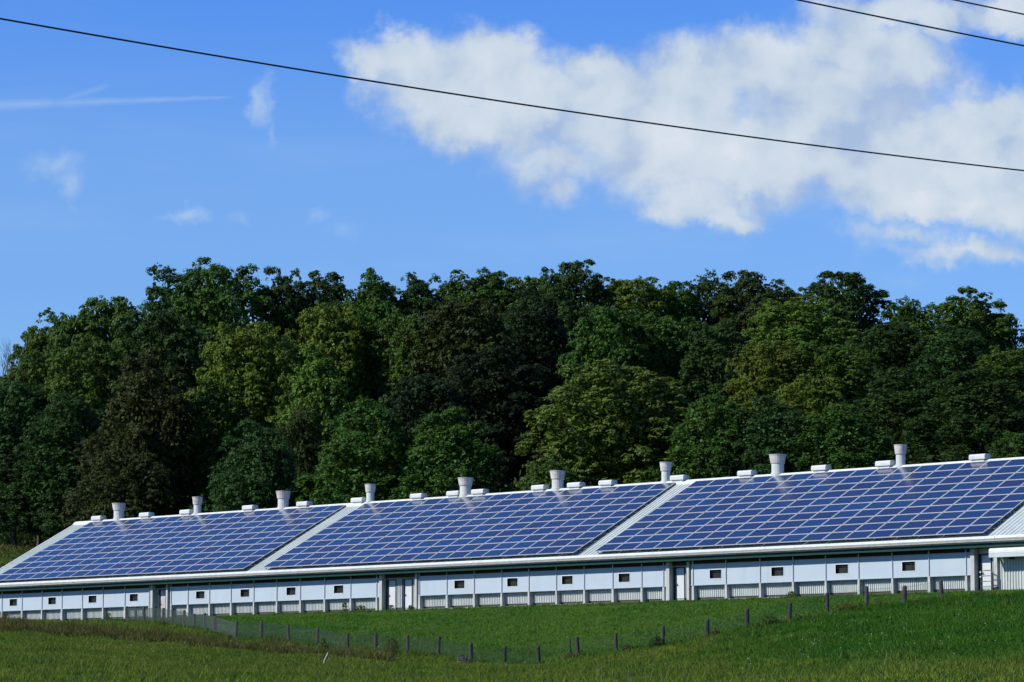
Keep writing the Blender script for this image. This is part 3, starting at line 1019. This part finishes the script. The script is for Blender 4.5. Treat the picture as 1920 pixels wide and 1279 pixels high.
# ------------------------------------------------------------------ grass
def tufts(n, D0, D1, hmin, hmax, name, material, label, cond, seed, nb=5, wb=.022, spread=.09):
    rr = np.random.default_rng(seed)
    D = np.sqrt(rr.uniform(D0 ** 2, D1 ** 2, n))
    a = rr.uniform(-.20, .20, n)
    x = a * D
    v = (x - W0[0]) * BK[0] + (D - W0[1]) * BK[1]
    fd = np.interp(a * F * math.cos(TILT) + 960, [p for p, q in FD], [q for p, q in FD])
    keep = cond(x, D, v, fd, rr)
    x, D = x[keep], D[keep]
    z = height(x, D)
    m_ = len(x)
    pn = .5 + .5 * np.sin(x * 1.7 + 2 * np.sin(D * .5)) * np.sin(D * 1.1 + 1.5 * np.sin(x * .7))
    hh = (hmin + (hmax - hmin) * rr.random(m_) ** 1.6) * (.55 + .9 * pn) * (1 + .7 * (rr.random(m_) < .04))
    hh = np.where((v[keep] > -1.2) & (hmax < .2), hh * .45, hh)
    V = np.zeros((m_, nb, 3, 3), np.float32)
    for k in range(nb):
        th_ = rr.uniform(0, 2 * np.pi, m_)
        ox, oy = rr.normal(0, spread * .5, m_), rr.normal(0, spread * .5, m_)
        ln_ = rr.uniform(.2, 1.1, m_) * hh
        hk = hh * rr.uniform(.6, 1.1, m_)
        ph = rr.uniform(0, 2 * np.pi, m_)
        bx_, by_ = x + ox, D + oy
        w_ = wb * rr.uniform(.7, 1.3, m_)
        V[:, k, 0] = np.stack([bx_ - np.cos(ph) * w_, by_ - np.sin(ph) * w_, z - .02], 1)
        V[:, k, 1] = np.stack([bx_ + np.cos(ph) * w_, by_ + np.sin(ph) * w_, z - .02], 1)
        V[:, k, 2] = np.stack([bx_ + np.cos(th_) * ln_, by_ + np.sin(th_) * ln_, z + hk], 1)
    o = np_mesh(name, V.reshape(-1, 3, 3), 3, material)
    tag(o, label, 'grass', kind='stuff')
    return o


tufts(245000, 150, 246, .05, .12, 'pasture_grass', M['lawn'], 'short bright green pasture grass between the fence and the barn',
      lambda x, D, v, fd, rr: (D > fd - 1) & (v < -.15), 1, nb=5, wb=.022, spread=.22)
tufts(350000, 60, 222, .05, .18, 'field_grass', M['field'], 'rough green field grass in front of the fence',
      lambda x, D, v, fd, rr: (D < fd + .5) & (v < -.5), 2, nb=6, wb=.017, spread=.24)
tufts(24000, 262, 316, .2, .5, 'hillside_grass', M['weed_brown'], 'dry brown grass on the slope behind the left end of the barn',
      lambda x, D, v, fd, rr: (v > 22) & (x < -.138 * D) & (v < 60), 12, nb=6, wb=.05, spread=.4)


tufts(1500, 90, 172, .22, .42, 'tall_grass_clumps', M['field'], 'taller tussocks standing out of the rough field grass',
      lambda x, D, v, fd, rr: (D < fd - 2) & (np.sin(x * .8 + 1.5 * np.sin(D * .21)) > -.1), 22, nb=26, wb=.014, spread=.34)
tufts(900, 95, 172, .16, .30, 'broad_leaved_weeds', M['weed_green'], 'dark leafy dock and thistle patches in the field',
      lambda x, D, v, fd, rr: (D < fd - 2) & (np.sin(x * .5 + 2 * np.sin(D * .13)) > .2), 23, nb=20, wb=.03, spread=.4)


def bank(x, D, v, fd, rr):
    px = x / D * F * math.cos(TILT) + 960
    c = np.interp(px, [0, 240, 440, 640, 760], [204, 203, 190, 179, 173])
    wv = np.interp(px, [0, 240, 440, 640, 760], [8.5, 7, 5, 3.5, 2.5])
    return (np.abs(D - c) < wv * (.75 + .25 * np.sin(x * 1.3))) & (px < 735) & (rr.random(len(x)) < 1)


tufts(130000, 165, 222, .20, .55, 'brown_weeds', M['weed_brown'], 'brown going-to-seed weeds on the bank at the left', bank, 4, nb=6, wb=.024, spread=.25)
tufts(60000, 165, 226, .15, .45, 'green_weeds', M['weed_green'], 'green weeds mixed along the bank and the fence foot',
      lambda x, D, v, fd, rr: (np.abs(D - fd + 1.0) < 1.2) & (rr.random(len(x)) < .55 + .45 * np.sin(x * 2.1)) | (bank(x, D, v, fd, rr) & (rr.random(len(x)) < .28)), 5, nb=6, wb=.024, spread=.25)
tufts(3500, 150, 246, .10, .34, 'wall_foot_weeds', M['weed_green'], 'thin weeds growing along the foot of the barn wall',
      lambda x, D, v, fd, rr: (v > -.5) & (v < -.12) & (np.sin(x * 1.9) + np.sin(x * .77) > .3), 6, nb=5, wb=.02, spread=.15)

rr = np.random.default_rng(8)
mb = MB()                                                 # straw coloured seed stems close to the camera side
for k in range(15):
    px = rr.choice([rr.uniform(1070, 1310), rr.uniform(1650, 1720), rr.uniform(1070, 1310)])
    x, y, z = place(px, rr.uniform(92, 100))
    # stems poke just above the bottom of the frame
    h_ = rr.uniform(.30, .62)
    dx = rr.uniform(-.12, .12)
    mb.tube([(x, y, z), (x + dx * .4, y, z + h_ * .6), (x + dx, y, z + h_)], [.005, .004, .003], 4)
    mb.tube([(x + dx, y, z + h_ * .96), (x + dx * 1.15, y, z + h_ * 1.05), (x + dx * 1.3, y, z + h_ * 1.16)], [.004, .009, .003], 5)
o = mb.build('seed_stems', M['straw'])
tag(o, 'pale straw seed stems poking up at the bottom edge of the field', 'grass stems', kind='stuff')
mb = MB()                                                 # scattered white clover and yarrow heads
for k in range(220):
    zone = rr.random()
    if zone < .35: px, D = rr.uniform(1500, 1920), rr.uniform(120, 166)
    elif zone < .7: px, D = rr.uniform(0, 760), rr.uniform(168, 206)
    else: px, D = rr.uniform(0, 1920), rr.uniform(110, 174)
    x, y, z = place(px, D)
    h_ = rr.uniform(.15, .32) + (.3 if zone > .35 and zone < .7 else 0)
    s = rr.uniform(.008, .019)
    mb.tube([(x, y, z + h_ - s * .5), (x, y, z + h_), (x, y, z + h_ + s)], [s * .5, s * 1.2, s * .4], 6)
    mb.tube([(x, y, z), (x, y, z + h_)], .002, 3)
o = mb.build('wild_flowers', M['flower'])
tag(o, 'tiny white flower heads dotted through the grass', 'flowers', kind='stuff')


def weed(px, D, h, w, n, material, label, name='weed_clump', tall=False, at=None):
    x, y, z = at or place(px, D)
    r_ = np.random.default_rng(int(px * 7 + D))
    root = empty(name, (x, y, z))
    tag(root, label, 'weed')
    mb = MB()
    V = []
    for k in range(max(6, n // 40)):
        a = r_.uniform(0, 6.28); l_ = r_.uniform(0, .5) * w
        tipp = (math.cos(a) * l_, math.sin(a) * l_, h * r_.uniform(.7, 1.0))
        mb.tube([(tipp[0] * .15, tipp[1] * .15, -.02), (tipp[0] * .5, tipp[1] * .5, tipp[2] * .5), tipp], [.012, .009, .004], 4)
    mb.build('stem', M['dead'] if not tall else M['rustweed'], root)
    t = r_.random((n, 3))
    az = t[:, 0] * 6.28
    zz = t[:, 1] ** (.8 if not tall else .6)
    prof_ = np.sin(np.clip(zz * (.75 if tall else .9) + .15, 0, 1) * np.pi) ** .7
    rad = w * .5 * prof_ * np.sqrt(t[:, 2])
    c = np.stack([np.cos(az) * rad, np.sin(az) * rad, zz * h], 1)
    d1 = r_.normal(size=(n, 3)); d1 /= np.linalg.norm(d1, axis=1)[:, None]
    d2 = np.cross(d1, r_.normal(size=(n, 3))); d2 /= np.linalg.norm(d2, axis=1)[:, None]
    s = r_.uniform(.02, .045, n)[:, None]
    V = np.stack([c - d1 * s * 1.5, c + d2 * s * .7, c + d1 * s * 1.5, c - d2 * s * .7], 1)
    np_mesh('leaves', V, 4, material, root)
    return root


weed(735, 177, 1.25, .95, 700, M['weed_brown'], 'tall brown seeding weed standing against the mesh between two fence posts', tall=True)
weed(868, 176, .5, .8, 500, M['dead'], 'low dead brown tangle at the fence foot just left of the lowest posts')
weed(905, 176, .35, .6, 260, M['weed_green'], 'small dark green clump right of the dead tangle at the fence foot')
weed(1232, 172.5, .62, .95, 900, M['weed_green'], 'dark green clump hugging the left side of a fence post right of the dip')
weed(1178, 173, .38, .55, 350, M['weed_brown'], 'small round brown clump left of the dark green clump by the fence')
weed(1342, 172.5, .36, .6, 350, M['weed_brown'], 'brown clump at the right foot of a post where the fence climbs')
weed(1446, 172.5, .55, 1.15, 900, M['weed_green'], 'wide dark clump midway between two posts on the climbing fence')
weed(1500, 171.5, .35, .8, 400, M['weed_green'], 'low dark clump right after the widest clump on the climbing fence')
weed(1590, 170, .38, 1.3, 600, M['weed_brown'], 'long low brown clump beside the fourth fence post from the right')
weed(1725, 167.5, .28, .9, 350, M['weed_brown'], 'low brown clump beside the second fence post from the right')
weed(1072, 174.5, .35, .8, 320, M['weed_brown'], 'brown clump at the foot of the thin fence stake')
for u_, h_, w_, n_, lab_ in ((8.55, .75, .45, 260, 'thin weed against the wall post two bays left of the double doors'),
                             (10.2, .5, .9, 320, 'wide straggly weed on the wall foot just left of the double doors'),
                             (13.2, .45, .5, 200, 'weed before the left door of the pair'),
                             (15.1, .4, .4, 160, 'weed before the right door of the pair'),
                             (47.9, .45, .7, 260, 'brownish weed at the wall foot under the nearest array'),
                             (-29.9, .9, .8, 300, 'tall weed against the wall under the leftmost fan opening'),
                             (-17.2, .6, .5, 200, 'weed against the wall left of the single worn door')):
    x_, y_, z_ = bw(u_, -.32, -.12)
    weed(500 + u_ * 3, 190, h_, w_, n_, M['weed_green'], lab_, tall=True, at=(x_, y_, z_))
# pale broken stake with a leafy weed beside it
sx_, sy_, sz2 = place(610, 165)
st = empty('broken_stake', (sx_, sy_, sz2))
tag(st, 'pale broken stake leaning in the field in front of the fence', 'stake')
mb = MB()
mb.tube([(-.12, 0, -.05), (-.05, 0, .25), (.13, 0, .62)], [.03, .028, .022], 7)
mb.build('stick', M['trim'], st)
mb = MB()
mb.tube([(-.03, 0, .30), (.18, .02, .42), (.32, .02, .46)], [.022, .02, .012], 6)
mb.build('side_branch', M['wood'], st)
weed(606, 166, 1.3, .42, 260, M['weed_green'], 'dark leafy weed behind the pale broken stake', tall=True)


# ------------------------------------------------------------------ trees
def crown_mesh(seed, nlobe=90, nsub=19, nl=24, H=22.0, RX=6.0, base=.20, leaf=.115, flat=.62, peak=0.0, sub=.36, fuzz=.16, droop=0.0, rag=.19, name='crown'):
    """boughs on an uneven egg; each bough carries leaf clumps, each clump a small dome of leaves"""
    r_ = np.random.default_rng(seed)
    zc = H * (base + (1 - base) * .5); RZ_ = H * (1 - base) * .5
    i = np.arange(nlobe) + .5
    ph = np.arccos(1 - 1.85 * i / nlobe)
    th_ = np.pi * (1 + 5 ** .5) * i + r_.uniform(-.4, .4, nlobe)
    ph = ph + r_.normal(0, .09, nlobe)
    k = r_.uniform(.70, .98, nlobe)
    uneven = 1 + rag * np.sin(th_ * 2 + seed) * np.sin(ph * 3 + seed * 2) + .09 * np.sin(th_ * 3 + seed * 3 + ph * 5)
    px_ = np.sin(ph) ** (.72 + .2 * peak)
    if peak: px_ = px_ * (1 - peak * np.clip(np.cos(ph), 0, 1) * .5)
    c = np.stack([np.cos(th_) * px_ * RX * k * uneven, np.sin(th_) * px_ * RX * k * uneven, zc + np.cos(ph) * RZ_ * (.30 + .66 * k) * (.92 + .08 * uneven)], 1)
    lr = RX * r_.uniform(.16, .26, nlobe)
    # clumps over each bough, mostly on its outer and upper side
    ns = nlobe * nsub
    j = np.repeat(np.arange(nlobe), nsub)
    out = c[j] - np.array([0, 0, zc - RZ_ * .35]); out /= np.linalg.norm(out, axis=1)[:, None]
    d = r_.normal(size=(ns, 3)) + out * .9 + np.array([0, 0, .45]); d /= np.linalg.norm(d, axis=1)[:, None]
    far_ = r_.uniform(.75, 1.08, ns); far_[r_.random(ns) < .07] *= 1.28
    cs = c[j] + d * (lr[j] * far_)[:, None] * np.array([1, 1, flat + .12])
    cs[:, 2] -= droop * lr[j] * (d[:, 0] ** 2 + d[:, 1] ** 2)
    rs = sub * r_.uniform(.6, 1.35, ns)
    m = np.repeat(np.arange(ns), nl)
    n0 = len(m)
    e_ = r_.normal(size=(n0, 3)) + np.array([0, 0, .55]) + d[m] * .35; e_ /= np.linalg.norm(e_, axis=1)[:, None]
    rad = rs[m] * (1 - .5 * r_.random(n0) ** 2) * (1 + fuzz * r_.normal(size=n0))
    p = cs[m] + e_ * rad[:, None] * np.array([1, 1, flat])
    nfill = n0 // 5
    q = r_.normal(size=(nfill, 3)); q /= np.linalg.norm(q, axis=1)[:, None]
    q = q * (r_.random(nfill) ** .4)[:, None] * np.array([RX * .84, RX * .84, RZ_ * .90]) + np.array([0, 0, zc])
    N_ = e_ * .8 + d[m] * .35 + r_.normal(size=(n0, 3)) * .38 + np.array([0, 0, .4])
    N_ = np.concatenate([N_, r_.normal(size=(nfill, 3))])
    N_ /= np.linalg.norm(N_, axis=1)[:, None]
    p = np.concatenate([p, q])
    t1 = np.cross(N_, r_.normal(size=p.shape)); t1 /= np.linalg.norm(t1, axis=1)[:, None]
    t2 = np.cross(N_, t1)
    s = leaf * r_.uniform(.6, 1.35, len(p))[:, None]
    s[n0:] *= 1.9
    V = np.stack([p - t1 * s * 1.25, p + t2 * s * .75 - t1 * s * .1, p + t1 * s * 1.25, p - t2 * s * .75 - t1 * s * .1], 1)
    n = len(V)
    me = bpy.data.meshes.new(name)
    me.vertices.add(n * 4); me.vertices.foreach_set('co', V.reshape(-1).astype(np.float32))
    me.loops.add(n * 4); me.loops.foreach_set('vertex_index', np.arange(n * 4, dtype=np.int32))
    me.polygons.add(n); me.polygons.foreach_set('loop_start', np.arange(0, n * 4, 4, dtype=np.int32)); me.polygons.foreach_set('loop_total', np.full(n, 4, dtype=np.int32))
    me.materials.append(M['leaf'])
    me.update(calc_edges=True)
    return me, c


def trunk_mesh(seed, lobes, H=22.0, name='trunk'):
    r_ = random.Random(seed)
    mb = MB()
    pts = [(0, 0, -.8)]; rad = [.42]
    x = y = 0
    for k in range(1, 8):
        x += r_.uniform(-.25, .25); y += r_.uniform(-.25, .25)
        pts.append((x, y, H * .82 * k / 7)); rad.append(.36 * (1 - k / 8.2) + .03)
    mb.tube(pts, rad, 9)
    for q in r_.sample(range(len(lobes)), min(16, len(lobes))):
        L_ = lobes[q]
        k = r_.randint(2, 5)
        a = Vector(pts[k]); b = Vector(L_)
        if b.z < a.z + .3: a = Vector(pts[2])
        mid = a.lerp(b, .5) + Vector((0, 0, .4))
        mb.tube([a, mid, b], [rad[k] * .55, rad[k] * .32, .03], 5)
    o = mb.build(name, M['bark'])
    me = o.data
    bpy.data.objects.remove(o)
    return me


SPEC = dict(
    round_=dict(nlobe=130, RX=6.0, base=.14, flat=.62),
    broad=dict(nlobe=135, RX=6.4, base=.12, flat=.50, droop=.25, sub=.40),
    tall=dict(nlobe=130, nsub=15, RX=5.0, base=.08, flat=.85, peak=.5, sub=.33),
    airy=dict(nlobe=105, nsub=15, RX=6.0, base=.20, flat=.7, fuzz=.3, sub=.36),
    fine=dict(nlobe=120, RX=5.8, base=.04, flat=.8, leaf=.10, nl=26, peak=.75, fuzz=.38, sub=.33, rag=.30),
    clump=dict(nlobe=120, RX=6.0, base=.15, flat=.62, sub=.38))
PROTO = {}
for si, (k, sp_) in enumerate(SPEC.items()):
    for var in range(2):
        me_, lb = crown_mesh(11 + si * 7 + var * 3, **sp_)
        PROTO[(k, var)] = (me_, trunk_mesh(si * 5 + var, [tuple(q) for q in lb]), sp_['RX'])

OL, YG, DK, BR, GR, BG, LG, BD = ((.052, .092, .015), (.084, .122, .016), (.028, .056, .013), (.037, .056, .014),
                                  (.042, .090, .015), (.030, .066, .017), (.076, .132, .020), (.015, .029, .010))  # BD: leaf colour blackened to carry the shade of the wood's hollows
# px of the crown centre, y of its top, crown width in px, distance, kind, colour, label
TREES = [
    # skyline
    (-60, 690, 170, 372, 'round_', DK, 'low dark tree cut by the left edge under the bare twigs'),
    (60, 600, 120, 352, 'broad', OL, 'olive tree at the left shoulder of the wood, its outer leaves against the sky'),
    (120, 560, 170, 348, 'broad', OL, 'olive green tree rising between the left shoulder and the broad round one'),
    (200, 543, 190, 350, 'round_', OL, 'broad round olive tree below and left of the tallest airy tree'),
    (335, 490, 170, 372, 'airy', BG, 'airy blue green tree with sky showing through, left half of the tallest pair'),
    (415, 478, 170, 368, 'airy', GR, 'tallest airy green tree on the left skyline'),
    (522, 498, 95, 372, 'clump', DK, 'small dark domed treetop right of the tallest airy tree'),
    (600, 505, 130, 374, 'clump', DK, 'dark treetop with an even rim right of the small dark dome'),
    (700, 504, 130, 370, 'tall', GR, 'green treetop with upright sprigs left of the middle skyline'),
    (780, 510, 110, 372, 'tall', BG, 'blue green treetop left of the yellowish sprigs'),
    (850, 506, 110, 374, 'tall', OL, 'yellowish treetop with upright sprigs at the middle of the skyline'),
    (925, 498, 130, 372, 'tall', GR, 'green treetop of separate round sprigs at the middle of the skyline'),
    (1003, 504, 120, 372, 'round_', OL, 'olive treetop just left of the dark peaked tree'),
    (1075, 480, 115, 364, 'clump', DK, 'dark peaked tree standing above the middle skyline beside a notch of sky'),
    (1180, 508, 150, 366, 'round_', YG, 'yellow green treetop right of the notch of sky'),
    (1262, 515, 110, 370, 'broad', GR, 'green treetop between the yellow green one and the dark ragged one'),
    (1335, 508, 115, 372, 'airy', DK, 'ragged dark treetop right of the middle skyline'),
    (1410, 503, 130, 370, 'clump', BR, 'brownish dark treetop left of the light green tree'),
    (1480, 522, 110, 374, 'broad', DK, 'dark treetop directly behind the light green tree'),
    (1592, 500, 150, 362, 'clump', DK, 'tall dark tree with gaps of sky, highest on the right skyline'),
    (1500, 545, 180, 345, 'broad', LG, 'light green tree bright among dark ones on the right skyline'),
    (1715, 556, 130, 352, 'fine', GR, 'green tree in the saddle between the two right skyline peaks'),
    (1820, 540, 150, 350, 'clump', OL, 'leafy tree forming the last peak of the right skyline'),
    (1885, 578, 90, 352, 'airy', DK, 'loose dark tree right of the last skyline peak, sky through its twigs'),
    (1960, 640, 130, 345, 'round_', OL, 'olive tree cut by the right edge below the skyline'),
    # middle of the slope
    (70, 640, 150, 330, 'broad', OL, 'olive tree with layered boughs under the left shoulder of the wood'),
    (170, 610, 190, 325, 'broad', OL, 'wide olive tree with layered boughs above the dark brown dome'),
    (300, 570, 180, 330, 'round_', DK, 'dark tree below the tallest airy pair'),
    (455, 585, 190, 312, 'broad', YG, 'yellow green tree bulging toward the left middle of the wood'),
    (520, 620, 150, 322, 'round_', OL, 'olive tree at the right shoulder of the yellow green bulge'),
    (615, 552, 160, 326, 'round_', YG, 'yellowish tree under the dark even treetop'),
    (700, 560, 150, 330, 'tall', GR, 'green pointed tree in the upper middle of the wood'),
    (770, 565, 150, 326, 'broad', OL, 'olive tree between the green pointed and the brownish dark one'),
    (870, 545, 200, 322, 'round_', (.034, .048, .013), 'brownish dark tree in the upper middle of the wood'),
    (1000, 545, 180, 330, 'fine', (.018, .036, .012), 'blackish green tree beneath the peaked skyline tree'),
    (930, 640, 200, 305, 'round_', (.013, .024, .009), 'blackish tree deep in the shade of the middle hollow'),  # leaf colour blackened, painting in the hollow's shade
    (1145, 560, 170, 318, 'round_', GR, 'green tree above the big olive dome'),
    (1250, 575, 160, 322, 'broad', GR, 'deep green tree to the upper right of the big olive dome'),
    (1345, 590, 160, 318, 'broad', DK, 'dark tree left of the yellow tinged tree'),
    (1450, 625, 160, 306, 'broad', (.078, .104, .015), 'yellow tinged tree below the light green one'),
    (1560, 630, 190, 306, 'broad', OL, 'olive tree with layered boughs right of the yellow tinged one'),
    (1680, 600, 190, 316, 'fine', DK, 'dark fine leaved tree below the saddle of the right skyline'),
    (1800, 610, 180, 312, 'fine', BG, 'dark bluish tree below the last skyline peak'),
    (1905, 650, 150, 306, 'round_', OL, 'olive tree at the right edge with pale twigs'),
    # front of the wood, right behind the barn
    (20, 700, 170, 322, 'round_', BG, 'bluish dark tree at the left edge'),
    (120, 735, 170, 312, 'fine', BG, 'bluish fine leaved tree left of the dark brown dome'),
    (268, 655, 200, 290, 'fine', (.034, .044, .012), 'dark brown green dome shaped tree in the left part of the wood'),
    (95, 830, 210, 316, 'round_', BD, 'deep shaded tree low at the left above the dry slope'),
    (230, 830, 170, 276, 'broad', (.034, .046, .012), 'brownish low tree whose foot meets the left roof corner'),
    (400, 700, 160, 292, 'tall', OL, 'slender olive tree right of the dark brown dome'),
    (480, 790, 180, 266, 'fine', BG, 'grey green bushy tree behind the left array'),
    (590, 640, 150, 286, 'tall', LG, 'tall light green tree with hanging leaf columns left of the middle'),
    (560, 760, 110, 280, 'fine', BR, 'brownish shrubby tree between the grey green and the mid green ones'),
    (690, 745, 220, 262, 'fine', GR, 'mid green spreading tree behind the gap between the left arrays'),
    (835, 765, 200, 260, 'fine', GR, 'green tree left of the black hollow, behind the middle array'),
    (790, 690, 170, 284, 'round_', BD, 'dark tree between and behind the two green front trees'),
    (1150, 662, 300, 264, 'broad', (.072, .108, .018), 'big olive green dome shaped maple behind the middle array'),
    (1340, 735, 190, 258, 'fine', GR, 'green tree right of the big olive dome'),
    (1450, 745, 190, 256, 'fine', BG, 'bluish dark tree behind the tall chimney of the right array'),
    (1580, 755, 190, 254, 'fine', GR, 'dark green tree behind the right array, left of its last chimney'),
    (1530, 690, 150, 280, 'broad', YG, 'yellow green layered tree rising behind the bluish dark one'),
    (1700, 690, 210, 268, 'fine', DK, 'large dark tree above the last chimney on the right'),
    (1830, 690, 220, 262, 'fine', DK, 'large dark tree above the right corner of the right array'),
    (1925, 800, 120, 252, 'broad', GR, 'green tree low at the right edge beside the silo'),
    (1030, 850, 130, 256, 'broad', OL, 'low olive bough clump left of the big olive dome'),
]
for ti, (px, ty, wpx, D, kind, colr, lab) in enumerate(TREES):
    x, y, z = place(px, D)
    d = ray(px, ty)
    topz = d[2] / d[1] * D
    Ht = topz - z
    cm, tm, RXk = PROTO[(kind, ti % 2)]
    root = empty('broadleaf_tree', (x, y, z - .1))
    wid_ = wpx / F * D * ((1.22 if px > 280 else 1.0) if D > 341 else (1.2 if kind == 'fine' else 1.04))
    sxy = wid_ / (2 * RXk * 1.02)
    szz = Ht / 22.3
    rz = (ti * 2.399) % 6.283
    tag(root, lab, 'tree', 'trees of the wood behind the barn')
    for nm, msh in (('crown', cm), ('trunk', tm)):
        o = bpy.data.objects.new(nm, msh)
        C.objects.link(o)
        o.parent = root
        o.rotation_euler = (0, 0, rz)
        o.scale = (sxy, sxy, szz)
        if nm == 'crown':
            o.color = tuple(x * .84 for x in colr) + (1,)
    if not (.55 < szz < 1.5 and .5 < sxy < 1.7): print('TREE', ti, px, 'H', round(Ht, 1), 'w', round(wid_, 1))

# bare twiggy tree at the left skyline
x, y, z = place(2, 385)
bt = empty('bare_tree', (x, y, z))
tag(bt, 'bare leafless twigs of a dead tree against the sky at the left edge', 'tree')
mb = MB(); r_ = random.Random(4)


def twig(p, d, L_, r0, dep):
    q = p + d * L_
    mb.tube([p, p.lerp(q, .5) + Vector((r_.uniform(-.1, .1), 0, 0)) * L_ * .3, q], [r0, r0 * .8, r0 * .55], 5)
    if dep == 0: return
    for k in range(3):
        dd = (d + Vector((r_.uniform(-.6, .6), r_.uniform(-.6, .6), r_.uniform(-.05, .5)))).normalized()
        twig(p.lerp(q, r_.uniform(.45, 1)), dd, L_ * r_.uniform(.55, .75), r0 * .6, dep - 1)


topz = ray(10, 632)
Ht = topz[2] / topz[1] * 385 - z
tr = MB(); tr.tube([(0, 0, -.5), (.2, 0, Ht * .35), (0, 0, Ht * .55)], [.3, .24, .16], 8)
tr.build('trunk', M['bark'], bt)
for k in range(5):
    twig(Vector((0, 0, Ht * (.45 + .02 * k))), Vector((r_.uniform(-.35, .5), r_.uniform(-.2, .2), 1)).normalized(), Ht * .22, .10, 4)
mb.build('branches', M['dead'], bt)

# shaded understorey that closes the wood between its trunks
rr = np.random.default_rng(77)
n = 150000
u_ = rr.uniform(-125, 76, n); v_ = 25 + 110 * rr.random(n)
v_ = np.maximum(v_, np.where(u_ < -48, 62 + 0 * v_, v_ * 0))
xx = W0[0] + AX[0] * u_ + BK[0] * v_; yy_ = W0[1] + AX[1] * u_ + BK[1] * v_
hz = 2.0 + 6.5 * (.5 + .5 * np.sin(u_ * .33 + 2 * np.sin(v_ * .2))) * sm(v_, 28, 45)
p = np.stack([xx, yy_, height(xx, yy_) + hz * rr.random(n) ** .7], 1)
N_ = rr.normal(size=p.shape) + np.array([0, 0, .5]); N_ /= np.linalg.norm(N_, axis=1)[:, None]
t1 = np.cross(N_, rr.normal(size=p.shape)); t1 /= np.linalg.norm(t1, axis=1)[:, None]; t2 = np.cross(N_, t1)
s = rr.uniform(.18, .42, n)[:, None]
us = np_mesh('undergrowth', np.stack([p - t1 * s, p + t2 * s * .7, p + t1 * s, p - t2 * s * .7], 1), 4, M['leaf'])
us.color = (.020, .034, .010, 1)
tag(us, 'dark leafy undergrowth closing the wood between the trunks', 'undergrowth', kind='stuff')
